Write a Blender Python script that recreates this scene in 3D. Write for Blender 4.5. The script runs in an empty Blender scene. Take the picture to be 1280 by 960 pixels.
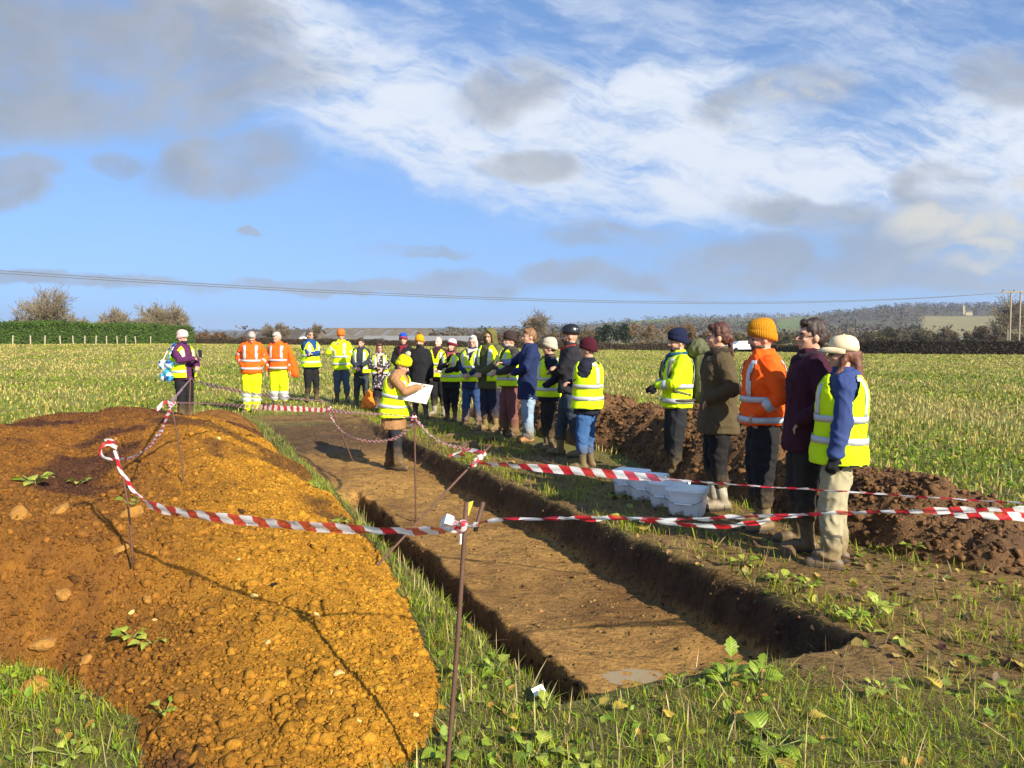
import bpy, math, random
import numpy as np
from mathutils import Vector, Matrix
R = math.radians
random.seed(7); rng = np.random.default_rng(7)
SC = bpy.context.scene
COL = SC.collection

# ------------------------------------------------------------------ camera
F_PX, CX, CY, HORIZON, EYE = 960.0, 640.0, 480.0, 425.0, 1.6
PITCH = math.atan((CY - HORIZON) / F_PX)
cam_d = bpy.data.cameras.new('camera'); cam = bpy.data.objects.new('camera', cam_d); COL.objects.link(cam)
cam_d.sensor_width = 36; cam_d.lens = 36 * F_PX / 1280.0
cam_d.clip_start = 0.05; cam_d.clip_end = 20000
cam.location = (0, 0, EYE); cam.rotation_euler = (math.pi / 2 - PITCH, 0, 0)
SC.camera = cam

# ------------------------------------------------------------------ sky, sun, exposure
SHADOW_AZ = R(-39)          # direction the shadows run, measured from straight ahead
SUN_EL = R(28)
SC.view_settings.view_transform = 'Standard'; SC.view_settings.look = 'None'
SC.view_settings.exposure = 0.90; SC.view_settings.gamma = 1.0
try: SC.view_settings.use_curve_mapping = False
except Exception: pass

class NT:
    """tiny helper that writes shader node trees"""
    def __init__(s, tree): s.t = tree; s.n = tree.nodes; s.l = tree.links
    def node(s, typ, **kw):
        n = s.n.new(typ)
        for k, v in kw.items(): setattr(n, k, v)
        return n
    def put(s, sock, v):
        if v is None: return
        if isinstance(v, bpy.types.NodeSocket): s.l.new(v, sock)
        elif isinstance(v, (tuple, list)) and len(v) == 3 and sock.type == 'RGBA': sock.default_value = (*v, 1)
        else: sock.default_value = v
    def m(s, op, a, b=None, c=None, clamp=False):
        n = s.node('ShaderNodeMath', operation=op); n.use_clamp = clamp
        for i, v in enumerate((a, b, c)):
            if v is not None: s.put(n.inputs[i], v)
        return n.outputs[0]
    def vm(s, op, a, b=None):
        n = s.node('ShaderNodeVectorMath', operation=op)
        s.put(n.inputs[0], a)
        if b is not None: s.put(n.inputs[1], b)
        return n.outputs[0]
    def mix(s, f, a, b, mode='MIX'):
        n = s.node('ShaderNodeMix', data_type='RGBA', blend_type=mode)
        s.put(n.inputs[0], f); s.put(n.inputs[6], a); s.put(n.inputs[7], b)
        return n.outputs[2]
    def sstep(s, x, a, b, lo=0.0, hi=1.0):
        n = s.node('ShaderNodeMapRange', interpolation_type='SMOOTHSTEP')
        s.put(n.inputs[0], x); n.inputs[1].default_value = a; n.inputs[2].default_value = b
        n.inputs[3].default_value = lo; n.inputs[4].default_value = hi
        return n.outputs[0]
    def noise(s, vec, scale, detail=4, rough=.55, dist=0.0, out=0):
        n = s.node('ShaderNodeTexNoise'); s.put(n.inputs['Vector'], vec)
        n.inputs['Scale'].default_value = scale; n.inputs['Detail'].default_value = detail
        n.inputs['Roughness'].default_value = rough; n.inputs['Distortion'].default_value = dist
        return n.outputs[out]
    def xyz(s, x, y, z):
        n = s.node('ShaderNodeCombineXYZ')
        for i, v in enumerate((x, y, z)): s.put(n.inputs[i], v)
        return n.outputs[0]
    def sep(s, v):
        n = s.node('ShaderNodeSeparateXYZ'); s.put(n.inputs[0], v); return n.outputs

world = bpy.data.worlds.new('World'); SC.world = world; world.use_nodes = True
nt = NT(world.node_tree); nt.n.clear()
w_out = nt.node('ShaderNodeOutputWorld'); w_bg = nt.node('ShaderNodeBackground')
sky = nt.node('ShaderNodeTexSky', sky_type='NISHITA'); sky.sun_disc = False
sky.sun_elevation = SUN_EL
sky.sun_rotation = math.pi + SHADOW_AZ        # the sun stands opposite to where the shadows run
sky.altitude = 100; sky.air_density = 1.0; sky.dust_density = 0.6; sky.ozone_density = 2.2
tc = nt.node('ShaderNodeTexCoord'); D = nt.vm('NORMALIZE', tc.outputs['Generated'])
dx, dy, dz = nt.sep(D)
ady = nt.m('MAXIMUM', nt.m('ABSOLUTE', dy), 0.05)
gx = nt.m('DIVIDE', dx, ady); gz = nt.m('DIVIDE', nt.m('MAXIMUM', dz, 0.0), ady)     # gnomonic direction, mirrored behind
G = nt.xyz(gx, nt.m('MULTIPLY', gz, 1.0), 0.0)
wa = nt.noise(G, 3.2, 5, .6, out=1)
warp = nt.vm('ADD', G, nt.vm('MULTIPLY', nt.vm('SUBTRACT', wa, (.5, .5, .5)), (.16, .09, 0)))
wb = nt.noise(G, 11.0, 4, .6, out=1)
warp = nt.vm('ADD', warp, nt.vm('MULTIPLY', nt.vm('SUBTRACT', wb, (.5, .5, .5)), (.045, .03, 0)))
ux, uz, _ = nt.sep(warp)
def blob(px, py, rx, ry, tilt=0.0):
    x0 = (px - 640) / 960; z0 = (425 - py) / 960; rx /= 960; ry /= 960
    a = nt.m('SUBTRACT', ux, x0); b = nt.m('SUBTRACT', uz, z0)
    ct, st = math.cos(tilt), math.sin(tilt)
    a2 = nt.m('DIVIDE', nt.m('ADD', nt.m('MULTIPLY', a, ct), nt.m('MULTIPLY', b, st)), rx)
    b2 = nt.m('DIVIDE', nt.m('SUBTRACT', nt.m('MULTIPLY', b, ct), nt.m('MULTIPLY', a, st)), ry)
    return nt.m('ADD', nt.m('MULTIPLY', a2, a2), nt.m('MULTIPLY', b2, b2))
def union(blobs, a, b):
    out = None
    for q in blobs:
        mk = nt.sstep(blob(*q), b, a, 0, 1)
        out = mk if out is None else nt.m('MAXIMUM', out, mk)
    return out
# bright high wisps: one broad diagonal band, then streaks at the upper right
white_zone = union([(430, 90, 240, 70, R(-28)), (540, 180, 260, 60, R(-20)), (780, 170, 330, 80, R(-6)), (820, 120, 120, 40, R(15)),
                    (900, 225, 260, 50, R(2)), (1100, 210, 330, 70, R(6)), (330, 30, 150, 50, R(-20)),  (1230, 190, 200, 90, 0), (640, 215, 150, 30, R(-5))], .0, 1.7)
faint = union([(950, 70, 430, 110, R(6)), (760, 40, 220, 40, R(-30)), (1080, 90, 240, 45, R(20)), (560, 40, 200, 80, 0)], .0, 1.6)
white_zone = nt.m('MAXIMUM', white_zone, nt.m('MULTIPLY', faint, .52))
ws = nt.vm('MULTIPLY', warp, (1.0, 2.6, 1.0))
wn = nt.noise(ws, 5.2, 12, .68, .12)
mr = nt.node('ShaderNodeMapping'); mr.inputs['Rotation'].default_value = (0, 0, R(18)); nt.l.new(warp, mr.inputs['Vector'])
wn2 = nt.noise(nt.vm('MULTIPLY', mr.outputs[0], (.55, 3.6, 1)), 13.0, 9, .68, .15)
white_d = nt.m('ADD', nt.m('MULTIPLY', wn, .66), nt.m('MULTIPLY', wn2, .34))
white = nt.m('MULTIPLY', nt.sstep(nt.m('ADD', white_d, nt.m('MULTIPLY', white_zone, .17)), .475, .72), nt.m('ADD', nt.m('MULTIPLY', white_zone, .92), .05), clamp=True)
# low grey cumulus seen from below and near the horizon
grey_zone = union([(90, 60, 260, 80, R(-6)), (120, 120, 300, 60, R(4)), (300, 210, 100, 36, R(4)), (265, 195, 50, 30, 0), (10, 240, 60, 30, 0), (240, 130, 110, 45, 0),
                   (240, 60, 130, 60, 0)], .25, 1.6)
grey_soft = union([(640, 125, 75, 32, R(8)), (660, 212, 70, 20, 0), (755, 292, 80, 20, 0), (960, 135, 100, 32, R(10)), (1020, 322, 260, 40, R(3)), (960, 330, 200, 26, 0), (1010, 268, 110, 20, R(-8)), (700, 345, 70, 18, 0),
                   (860, 352, 190, 20, 0), (590, 352, 60, 17, 0), (1250, 100, 70, 40, 0), (1160, 240, 60, 35, 0), (320, 283, 20, 5, 0),
                   (1200, 345, 190, 26, 0), (80, 352, 200, 9, 0), (420, 357, 230, 10, 0), (520, 317, 60, 8, 0), (30, 215, 60, 22, 0), (165, 205, 40, 16, 0)], .25, 1.5)
gn = nt.noise(nt.vm('MULTIPLY', warp, (1, 1.8, 1)), 7.0, 8, .58, .2)
grey = nt.m('MAXIMUM', nt.m('MULTIPLY', grey_zone, nt.sstep(gn, .16, .60)), nt.m('MULTIPLY', grey_soft, nt.sstep(gn, .26, .56, 0, .85)))
cream_zone = union([(1170, 285, 70, 26, 0), (1265, 265, 60, 40, 0), (985, 132, 60, 20, 0), (1240, 320, 90, 22, 0)], .2, 1.5)
cream = nt.m('MULTIPLY', cream_zone, nt.sstep(gn, .34, .56, 0, .95))
nt.l.new(nt.xyz(dx, dy, nt.m('ADD', nt.m('MULTIPLY', nt.m('MAXIMUM', dz, 0.0), .75), .20)), sky.inputs[0])   # the haze band at the horizon is left to the air
above = nt.sstep(dz, .0, .02)
# the clear sky: Nishita, deepened overhead a little as the photograph's is
SK = 0.096
WHITE, CREAM = (4.7, 5.05, 5.6), (4.3, 4.15, 3.7)
GREY = nt.mix(nt.sstep(nt.noise(warp, 5.5, 6, .6, .3), .35, .68), (1.95, 2.10, 2.36), (2.55, 2.70, 2.95))
SKY_TINT = (.92, 1.08, 1.25)
skyc = nt.mix(1.0, sky.outputs[0], SKY_TINT, 'MULTIPLY')
c = nt.mix(nt.m('MULTIPLY', white, above), skyc, WHITE)
c = nt.mix(nt.m('MULTIPLY', nt.m('MULTIPLY', grey, .88), above), c, GREY)
c = nt.mix(nt.m('MULTIPLY', cream, above), c, CREAM)
nt.l.new(c, w_bg.inputs[0]); w_bg.inputs[1].default_value = SK
nt.l.new(w_bg.outputs[0], w_out.inputs[0])

sun_d = bpy.data.lights.new('sun', 'SUN'); sun_d.energy = 5.0; sun_d.angle = R(0.5); sun_d.color = (1.0, .90, .73)
sun = bpy.data.objects.new('sun', sun_d); COL.objects.link(sun); sun.location = (20, -25, 30)
ray = Vector((math.sin(SHADOW_AZ) * math.cos(SUN_EL), math.cos(SHADOW_AZ) * math.cos(SUN_EL), -math.sin(SUN_EL)))
sun.rotation_euler = ray.to_track_quat('-Z', 'Y').to_euler()

# ------------------------------------------------------------------ helpers
def hash01(ix, iy, iz, seed):
    with np.errstate(over='ignore'):
        h = (ix.astype(np.int64) * 374761393 + iy.astype(np.int64) * 668265263 + iz.astype(np.int64) * 2147483647 + seed * 974634777) & 0xffffffff
        h = ((h ^ (h >> 13)) * 1274126177) & 0xffffffff
        h = ((h ^ (h >> 16)) * 2246822519) & 0xffffffff
        h = h ^ (h >> 15)
    return (h & 0xffffff) / float(0xffffff)
def vnoise(x, y, z=None, seed=0):
    x = np.asarray(x, float); y = np.asarray(y, float)
    z = np.zeros_like(x) if z is None else np.asarray(z, float)
    ix, iy, iz = np.floor(x), np.floor(y), np.floor(z)
    fx, fy, fz = x - ix, y - iy, z - iz
    fx, fy, fz = (f * f * (3 - 2 * f) for f in (fx, fy, fz))
    r = 0
    for a in (0, 1):
        for b in (0, 1):
            for c_ in (0, 1):
                r = r + hash01(ix + a, iy + b, iz + c_, seed) * (fx if a else 1 - fx) * (fy if b else 1 - fy) * (fz if c_ else 1 - fz)
    return r * 2 - 1
def fbm(x, y, z=None, oct=4, seed=0, gain=.5):
    r, a, tot = 0, 1.0, 0
    for o in range(oct):
        r = r + a * vnoise(x * 2 ** o, y * 2 ** o, None if z is None else z * 2 ** o, seed + o * 17); tot += a; a *= gain
    return r / tot
def sst(a, b, x):
    t = np.clip((x - a) / (b - a), 0, 1); return t * t * (3 - 2 * t)

def tag(o, label=None, cat=None, group=None, kind=None):
    if label: o['label'] = label
    if cat: o['category'] = cat
    if group: o['group'] = group
    if kind: o['kind'] = kind
    return o
def empty(name, loc=(0, 0, 0), rz=0.0):
    o = bpy.data.objects.new(name, None); COL.objects.link(o); o.location = loc; o.rotation_euler = (0, 0, rz)
    o.empty_display_size = .1; return o
def link(name, me, mat=None, parent=None, smooth=False):
    o = bpy.data.objects.new(name, me); COL.objects.link(o)
    if mat is not None and len(me.materials) == 0: me.materials.append(mat)
    if parent is not None: o.parent = parent
    if smooth: me.polygons.foreach_set('use_smooth', np.ones(len(me.polygons), bool))
    return o
def np_mesh(name, V, Fc, col=None, uv=None):
    """fast mesh from numpy verts and equal-sized faces, with optional point colours"""
    V = np.asarray(V, np.float32); Fc = np.asarray(Fc, np.int32); k = Fc.shape[1]
    me = bpy.data.meshes.new(name)
    me.vertices.add(len(V)); me.vertices.foreach_set('co', V.ravel())
    me.loops.add(Fc.size); me.loops.foreach_set('vertex_index', Fc.ravel())
    me.polygons.add(len(Fc)); me.polygons.foreach_set('loop_start', np.arange(0, Fc.size, k, dtype=np.int32))
    try: me.polygons.foreach_set('loop_total', np.full(len(Fc), k, np.int32))
    except Exception: pass
    me.update(calc_edges=True); me.validate()
    if col is not None:
        a = me.color_attributes.new('Col', 'FLOAT_COLOR', 'POINT')
        c4 = np.ones((len(V), 4), np.float32); c4[:, :3] = col; a.data.foreach_set('color', c4.ravel())
    if uv is not None:
        u = me.uv_layers.new(name='UVMap'); u.data.foreach_set('uv', np.asarray(uv, np.float32)[Fc.ravel()].ravel())
    return me
def py_mesh(name, V, Fc):
    me = bpy.data.meshes.new(name); me.from_pydata([tuple(v) for v in V], [], Fc); me.update(); return me
def grid_faces(n, m_, wrap=False):
    i = np.arange(n - 1)[:, None]; j = np.arange(m_ if wrap else m_ - 1)[None, :]; j2 = (j + 1) % m_
    return np.stack([i * m_ + j, i * m_ + j2, (i + 1) * m_ + j2, (i + 1) * m_ + j], -1).reshape(-1, 4)

MATS = {}
def new_mat(name):
    m = bpy.data.materials.new(name); m.use_nodes = True; t = NT(m.node_tree)
    b = [n for n in t.n if n.type == 'BSDF_PRINCIPLED'][0]
    return m, t, b
def bump(t, b, h, strength=.4, dist=.01):
    n = t.node('ShaderNodeBump'); n.inputs['Strength'].default_value = strength; n.inputs['Distance'].default_value = dist
    t.put(n.inputs['Height'], h); t.l.new(n.outputs[0], b.inputs['Normal'])
def plain(name, col, rough=.7, var=.12, scale=20.0, bstr=.2, bscale=60.0, bdist=.004, metal=0.0, dirt=None, spec=None):
    """general matte surface: colour mottled by noise, fine relief, optional mud that thins out upwards"""
    key = (name, tuple(col), rough, var, scale, dirt)
    if key in MATS: return MATS[key]
    m, t, b = new_mat(name)
    o = t.node('ShaderNodeTexCoord').outputs['Object']
    n = t.noise(o, scale, 5, .6)
    k = t.m('ADD', t.m('MULTIPLY', t.m('SUBTRACT', n, .5), var * 4), 1.0)
    cc = t.vm('MULTIPLY', tuple(col), t.xyz(k, k, k))
    cc = t.mix(0.0, cc, (0, 0, 0))
    if dirt:
        dcol, z0, z1 = dirt
        zz = t.sep(o)[2]
        f = t.m('MULTIPLY', t.sstep(t.m('ADD', zz, t.m('MULTIPLY', t.m('SUBTRACT', t.noise(o, 14, 5, .65), .5), .5)), z1, z0), .85)
        cc = t.mix(f, cc, tuple(dcol))
    t.l.new(cc, b.inputs['Base Color'])
    b.inputs['Roughness'].default_value = rough; b.inputs['Metallic'].default_value = metal
    if spec is not None: b.inputs['Specular IOR Level'].default_value = spec
    if bstr: bump(t, b, t.noise(o, bscale, 4, .6), bstr, bdist)
    MATS[key] = m; return m
def attr_mat(name, rough=.85, var=.25, scale=30.0, bstr=.5, bscale=90.0, bdist=.01, trans=0.0, spec=.3, coords='Object'):
    """colour carried by the mesh points, broken up by noise"""
    m, t, b = new_mat(name)
    a = t.node('ShaderNodeAttribute', attribute_name='Col')
    o = t.node('ShaderNodeTexCoord').outputs[coords]
    n = t.noise(o, scale, 6, .62)
    k = t.m('ADD', t.m('MULTIPLY', t.m('SUBTRACT', n, .5), var * 4), 1.0)
    cc = t.vm('MULTIPLY', a.outputs['Color'], t.xyz(k, k, k))
    t.l.new(cc, b.inputs['Base Color']); b.inputs['Roughness'].default_value = rough
    b.inputs['Specular IOR Level'].default_value = spec
    if bstr: bump(t, b, t.noise(o, bscale, 5, .65), bstr, bdist)
    if trans:
        tr = t.node('ShaderNodeBsdfTranslucent'); t.l.new(cc, tr.inputs[0])
        mx = t.node('ShaderNodeMixShader'); mx.inputs[0].default_value = trans
        out = [n for n in t.n if n.type == 'OUTPUT_MATERIAL'][0]
        t.l.new(b.outputs[0], mx.inputs[1]); t.l.new(tr.outputs[0], mx.inputs[2]); t.l.new(mx.outputs[0], out.inputs[0])
    return m

# ------------------------------------------------------------------ places
cp, sp = math.cos(PITCH), math.sin(PITCH)
def ray_dir(px, py):
    a = (px - CX) / F_PX; u = (CY - py) / F_PX
    return np.array([a, cp + u * sp, -sp + u * cp])
def at_depth(px, py, Y):
    d = ray_dir(px, py); k = Y / d[1]; return np.array([d[0] * k, Y, EYE + d[2] * k])
def on_plane(px, py, z=0.0):
    d = ray_dir(px, py); k = (z - EYE) / d[2]; return np.array([d[0] * k, d[1] * k, z])
def terrain(x, y):
    """the open field, rising about a metre towards the hedge on the left"""
    r = np.hypot(x, y); az = np.arctan2(x, np.maximum(y, 1e-3))
    w = sst(R(18), R(-30), az)
    return w * 1.05 * sst(14, 110, r)
def on_ground(px, py):
    z = 0.0
    for _ in range(8):
        p = on_plane(px, py, z); z = float(terrain(p[0], p[1]))
    p[2] = z; return p
TO = on_plane(690, 880)[:2]                      # near left corner of the trench
TAZ = R(-23.2); TD = np.array([math.sin(TAZ), math.cos(TAZ)]); TR = np.array([math.cos(TAZ), -math.sin(TAZ)])
TW = 1.86
def st_of(x, y): 
    a, b = x - TO[0], y - TO[1]; return a * TD[0] + b * TD[1], a * TR[0] + b * TR[1]
def xy_of(s, t): return TO[0] + s * TD[0] + t * TR[0], TO[1] + s * TD[1] + t * TR[1]
# ------------------------------------------------------------------ ground with the trench cut into it
def wob(s, seed, amp): return amp * (.6 * vnoise(s * 1.3, s * 0 + 3.1, seed=seed) + .4 * vnoise(s * 4.7, s * 0 + 1.7, seed=seed + 5))
def floor_depth(s):
    return .36 - .10 * sst(6.3, 7.6, s) - .26 * sst(8.5, 13.2, s)
def trench_z(s, t):
    """depth of the cut (<=0) and how far inside it we are"""
    l = sst(-.01, .055, t + wob(s, 1, .05)); r = sst(TW + .03, TW - .11, t + wob(s, 2, .05) + .018 * vnoise(s * 9, t * 9, seed=4))
    n = sst(-.02, .10, s + wob(t, 3, .06)); f = sst(13.4, 12.6, s)
    inside = l * r * n * f
    d = floor_depth(s)
    slot = sst(.60, .53, t + wob(s, 6, .06)) * sst(6.75, 6.45, s + wob(t, 8, .1)) * sst(.0, .1, t + wob(s, 1, .05)) * n
    rough = .030 * fbm(s * 6, t * 6, oct=4, seed=9) + .012 * fbm(s * 19, t * 19, oct=2, seed=12)
    return -inside * (d + .05 * sst(.6, 1.8, t) * 0) - slot * .40 + inside * rough, inside, slot
def mud_mask(s, t):
    q = .35 * fbm(s * 1.6, t * 1.6, oct=4, seed=21)
    bank = sst(1.7, 1.95, t + q * .5) * sst(3.9, 3.2, t + q) * sst(-.2, .4, s) * sst(15, 12, s)
    near = sst(1.35, 2.1, t + q) * sst(7, 4.6, t + q) * sst(-1.0, -.55, s + .10 * (t - 1.2) + q) * sst(1.5, .7, s + q)
    end = sst(-.6, .2, t + q) * sst(3, 2.4, t) * sst(12.0, 12.8, s + q) * sst(14.6, 13.8, s + q)
    corner = sst(1.1, 1.7, t + q) * sst(2.6, 2.2, t) * sst(-.5, -.3, s + q) * sst(.6, .2, s)
    return np.clip(np.maximum.reduce([bank, near, end, corner]), 0, 1)
def ground_z(x, y):
    s, t = st_of(x, y)
    z, inside, slot = trench_z(s, t)
    near = sst(40, 16, np.hypot(x, y))
    m = mud_mask(s, t) * (1 - inside)
    z = z + near * (1 - inside) * (.022 * fbm(x * 1.7, y * 1.7, oct=4, seed=31) + .010 * fbm(x * 9, y * 9, oct=3, seed=33)) + m * .022 * fbm(s * 4, t * 11, oct=3, seed=35)
    return z + terrain(x, y)
def grow(v, step, far, ratio):
    out = []; 
    while abs(v) < far: step *= ratio; v += step; out.append(v)
    return out
sA = list(np.arange(-3.0, 14.5, .062)); tA = list(np.arange(-5.2, 7.0, .065))
tA += list(np.arange(-.06, .12, .012)) + list(np.arange(.46, .68, .014)) + list(np.arange(1.62, 1.98, .018)); sA += list(np.arange(-.08, .16, .014)) + list(np.arange(6.4, 6.8, .03))
def clean(a, eps):
    a = sorted(a); o = [a[0]]
    for v in a[1:]:
        if v - o[-1] > eps: o.append(v)
    return o
sA = clean(sA, .008); tA = clean(tA, .008)
sA = grow(-3.0, -.055, 6000, 1.13)[::-1] + sA + grow(sA[-1], .055, 6000, 1.13)
tA = grow(-5.2, -.055, 6000, 1.13)[::-1] + tA + grow(tA[-1], .055, 6000, 1.13)
S, T = np.meshgrid(np.array(sA), np.array(tA), indexing='ij')
X, Y = xy_of(S, T); Z = ground_z(X, Y)
_, INS, SLOT = trench_z(S, T); MUD = mud_mask(S, T)
n1 = fbm(X * 1.1, Y * 1.1, oct=5, seed=41)[..., None]; n2 = fbm(S * 7, T * 7, oct=3, seed=44)[..., None]
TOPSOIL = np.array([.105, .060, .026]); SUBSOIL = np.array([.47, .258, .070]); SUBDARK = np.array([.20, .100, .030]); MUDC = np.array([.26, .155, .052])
turf = np.array([.15, .135, .038]) * (1 + .3 * n2)
mud = MUDC * (1 + .35 * n2 + .2 * n1)
flr = SUBSOIL + (SUBDARK - SUBSOIL) * np.clip(.35 + .9 * n1 + .5 * n2, 0, 1)
dep = -(Z - terrain(X, Y))[..., None]
fd = floor_depth(S)[..., None]
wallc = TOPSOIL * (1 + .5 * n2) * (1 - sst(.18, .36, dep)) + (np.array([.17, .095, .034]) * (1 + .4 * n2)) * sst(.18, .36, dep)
onfloor = (sst(.78, .93, INS) * (1 - sst(.05, .5, SLOT)))[..., None]
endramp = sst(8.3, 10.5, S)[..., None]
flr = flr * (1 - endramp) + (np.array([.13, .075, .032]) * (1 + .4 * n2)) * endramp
cut = sst(.012, .05, dep) * (INS > .02)[..., None]
strat = .85 + .3 * sst(-.2, .2, fbm(S * .8, dep[..., 0] * 16, oct=3, seed=47))[..., None]; wallc = wallc * strat
colr = turf * (1 - MUD[..., None]) + mud * MUD[..., None]
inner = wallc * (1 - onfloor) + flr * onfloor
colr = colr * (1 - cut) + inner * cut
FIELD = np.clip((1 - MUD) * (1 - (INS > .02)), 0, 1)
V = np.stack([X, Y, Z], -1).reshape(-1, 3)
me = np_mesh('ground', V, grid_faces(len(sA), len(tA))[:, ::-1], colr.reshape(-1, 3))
fa = me.attributes.new('field', 'FLOAT', 'POINT'); fa.data.foreach_set('value', FIELD.ravel().astype(np.float32))
gm, t_, b_ = new_mat('field_soil')
a_ = t_.node('ShaderNodeAttribute', attribute_name='Col').outputs['Color']; fld = t_.node('ShaderNodeAttribute', attribute_name='field').outputs['Fac']
o_ = t_.node('ShaderNodeTexCoord').outputs['Object']
big = t_.noise(o_, .22, 5, .6, .3); mid = t_.noise(o_, 1.4, 5, .65); fine = t_.noise(o_, 24, 6, .7); grit = t_.noise(o_, 110, 4, .7)
streak = t_.noise(t_.vm('MULTIPLY', o_, (.10, .55, 1)), 1.0, 6, .65)
straw = t_.mix(t_.sstep(fine, .35, .65), (.21, .175, .045), (.34, .28, .085))
green = t_.mix(t_.sstep(fine, .3, .7), (.15, .165, .015), (.27, .28, .03))
gsum = t_.m('ADD', t_.m('ADD', t_.m('MULTIPLY', big, .35), t_.m('MULTIPLY', mid, .35)), t_.m('MULTIPLY', streak, .35))
fieldc = t_.mix(t_.sstep(gsum, .42, .62), straw, green)
px_, py_, pz_ = t_.sep(o_)
dist = t_.m('SQRT', t_.m('ADD', t_.m('MULTIPLY', px_, px_), t_.m('MULTIPLY', py_, py_)))
far_f = t_.m('MULTIPLY', t_.sstep(dist, 7, 17), fld)
scr0 = t_.noise(t_.vm('MULTIPLY', o_, (10, 24, 10)), 1.0, 6, .72, 1.0); kk = t_.m('MULTIPLY', t_.m('ADD', .50, fine), t_.sstep(scr0, .38, .52, .50, 1.0)); near_c = t_.vm('MULTIPLY', a_, t_.xyz(kk, kk, kk))
cc_ = t_.mix(far_f, near_c, fieldc)
t_.l.new(cc_, b_.inputs['Base Color']); b_.inputs['Specular IOR Level'].default_value = .25
t_.l.new(t_.sstep(mid, .3, .7, .95, .6), b_.inputs['Roughness'])
scr = t_.noise(t_.vm('MULTIPLY', o_, (9, 26, 9)), 1.0, 5, .7, .8); lump_ = t_.noise(o_, 7.5, 5, .65, .4)
bump(t_, b_, t_.m('ADD', t_.m('ADD', t_.m('MULTIPLY', fine, .7), t_.m('MULTIPLY', grit, .3)), t_.m('ADD', t_.m('MULTIPLY', scr, .7), t_.m('MULTIPLY', lump_, 1.0))), .9, .045)
tag(link('ground', me, gm, smooth=False), kind='structure')

# puddle on the trench floor
def gz1(x, y): return float(ground_z(np.array([x]), np.array([y]))[0])
pc = on_plane(790, 845, -.36)
an = np.linspace(0, 2 * math.pi, 28, endpoint=False); rr = .62 + .12 * np.sin(an * 2 + 1) + .05 * np.sin(an * 5) 
pv = [(pc[0], pc[1], 0)] + [(pc[0] + (.24 * r) * math.cos(a), pc[1] + .19 * r * math.sin(a), 0) for a, r in zip(an, rr)]
zz = float(np.quantile([gz1(pc[0] + (p[0] - pc[0]) * f, pc[1] + (p[1] - pc[1]) * f) for p in pv[1:] for f in (.3, .6, .85, 1)], .66))
pm, t_, b_ = new_mat('muddy_water'); b_.inputs['Base Color'].default_value = (.33, .235, .12, 1); b_.inputs['Roughness'].default_value = .3
tag(link('puddle', py_mesh('puddle', [(p[0], p[1], zz) for p in pv], [(0, i, i % 28 + 1) for i in range(1, 29)]), pm), kind='structure')

# ------------------------------------------------------------------ spoil heaps
def clod_mesh(name, P, sizes, col, flat=.7, seed=3, octa=False):
    """many small angular lumps, one mesh: a jittered icosahedron at every point"""
    ph = (1 + 5 ** .5) / 2
    IV = np.array([(-1, ph, 0), (1, ph, 0), (-1, -ph, 0), (1, -ph, 0), (0, -1, ph), (0, 1, ph), (0, -1, -ph), (0, 1, -ph), (ph, 0, -1), (ph, 0, 1), (-ph, 0, -1), (-ph, 0, 1)]) / 1.9
    IF = np.array([(0, 11, 5), (0, 5, 1), (0, 1, 7), (0, 7, 10), (0, 10, 11), (1, 5, 9), (5, 11, 4), (11, 10, 2), (10, 7, 6), (7, 1, 8), (3, 9, 4), (3, 4, 2), (3, 2, 6), (3, 6, 8), (3, 8, 9), (4, 9, 5), (2, 4, 11), (6, 2, 10), (8, 6, 7), (9, 8, 1)])
    if octa:
        IV = np.array([(1, 0, 0), (-1, 0, 0), (0, 1, 0), (0, -1, 0), (0, 0, 1), (0, 0, -1)]) * 1.0; IF = np.array([(0, 2, 4), (2, 1, 4), (1, 3, 4), (3, 0, 4), (2, 0, 5), (1, 2, 5), (3, 1, 5), (0, 3, 5)])
    nv = len(IV); g = np.random.default_rng(seed); n = len(P)
    v = IV[None] * (1 + g.uniform(-.38, .38, (n, nv, 1)))
    sc = np.stack([g.uniform(.7, 1.3, n), g.uniform(.7, 1.3, n), g.uniform(.5, 1.0, n) * flat / .75], -1)
    v = v * sc[:, None]
    a = g.uniform(0, 6.283, n); b = g.normal(0, .5, n)
    ca, sa, cb, sb = np.cos(a)[:, None], np.sin(a)[:, None], np.cos(b)[:, None], np.sin(b)[:, None]
    x, y, z = v[..., 0], v[..., 1], v[..., 2]
    y, z = y * cb - z * sb, y * sb + z * cb
    x, y = x * ca - y * sa, x * sa + y * ca
    V = np.stack([x, y, z], -1) * sizes[:, None, None] + P[:, None]
    Fc = (IF[None] + (np.arange(n) * nv)[:, None, None]).reshape(-1, 3)
    return np_mesh(name, V.reshape(-1, 3), Fc, np.repeat(col, nv, 0))

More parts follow.
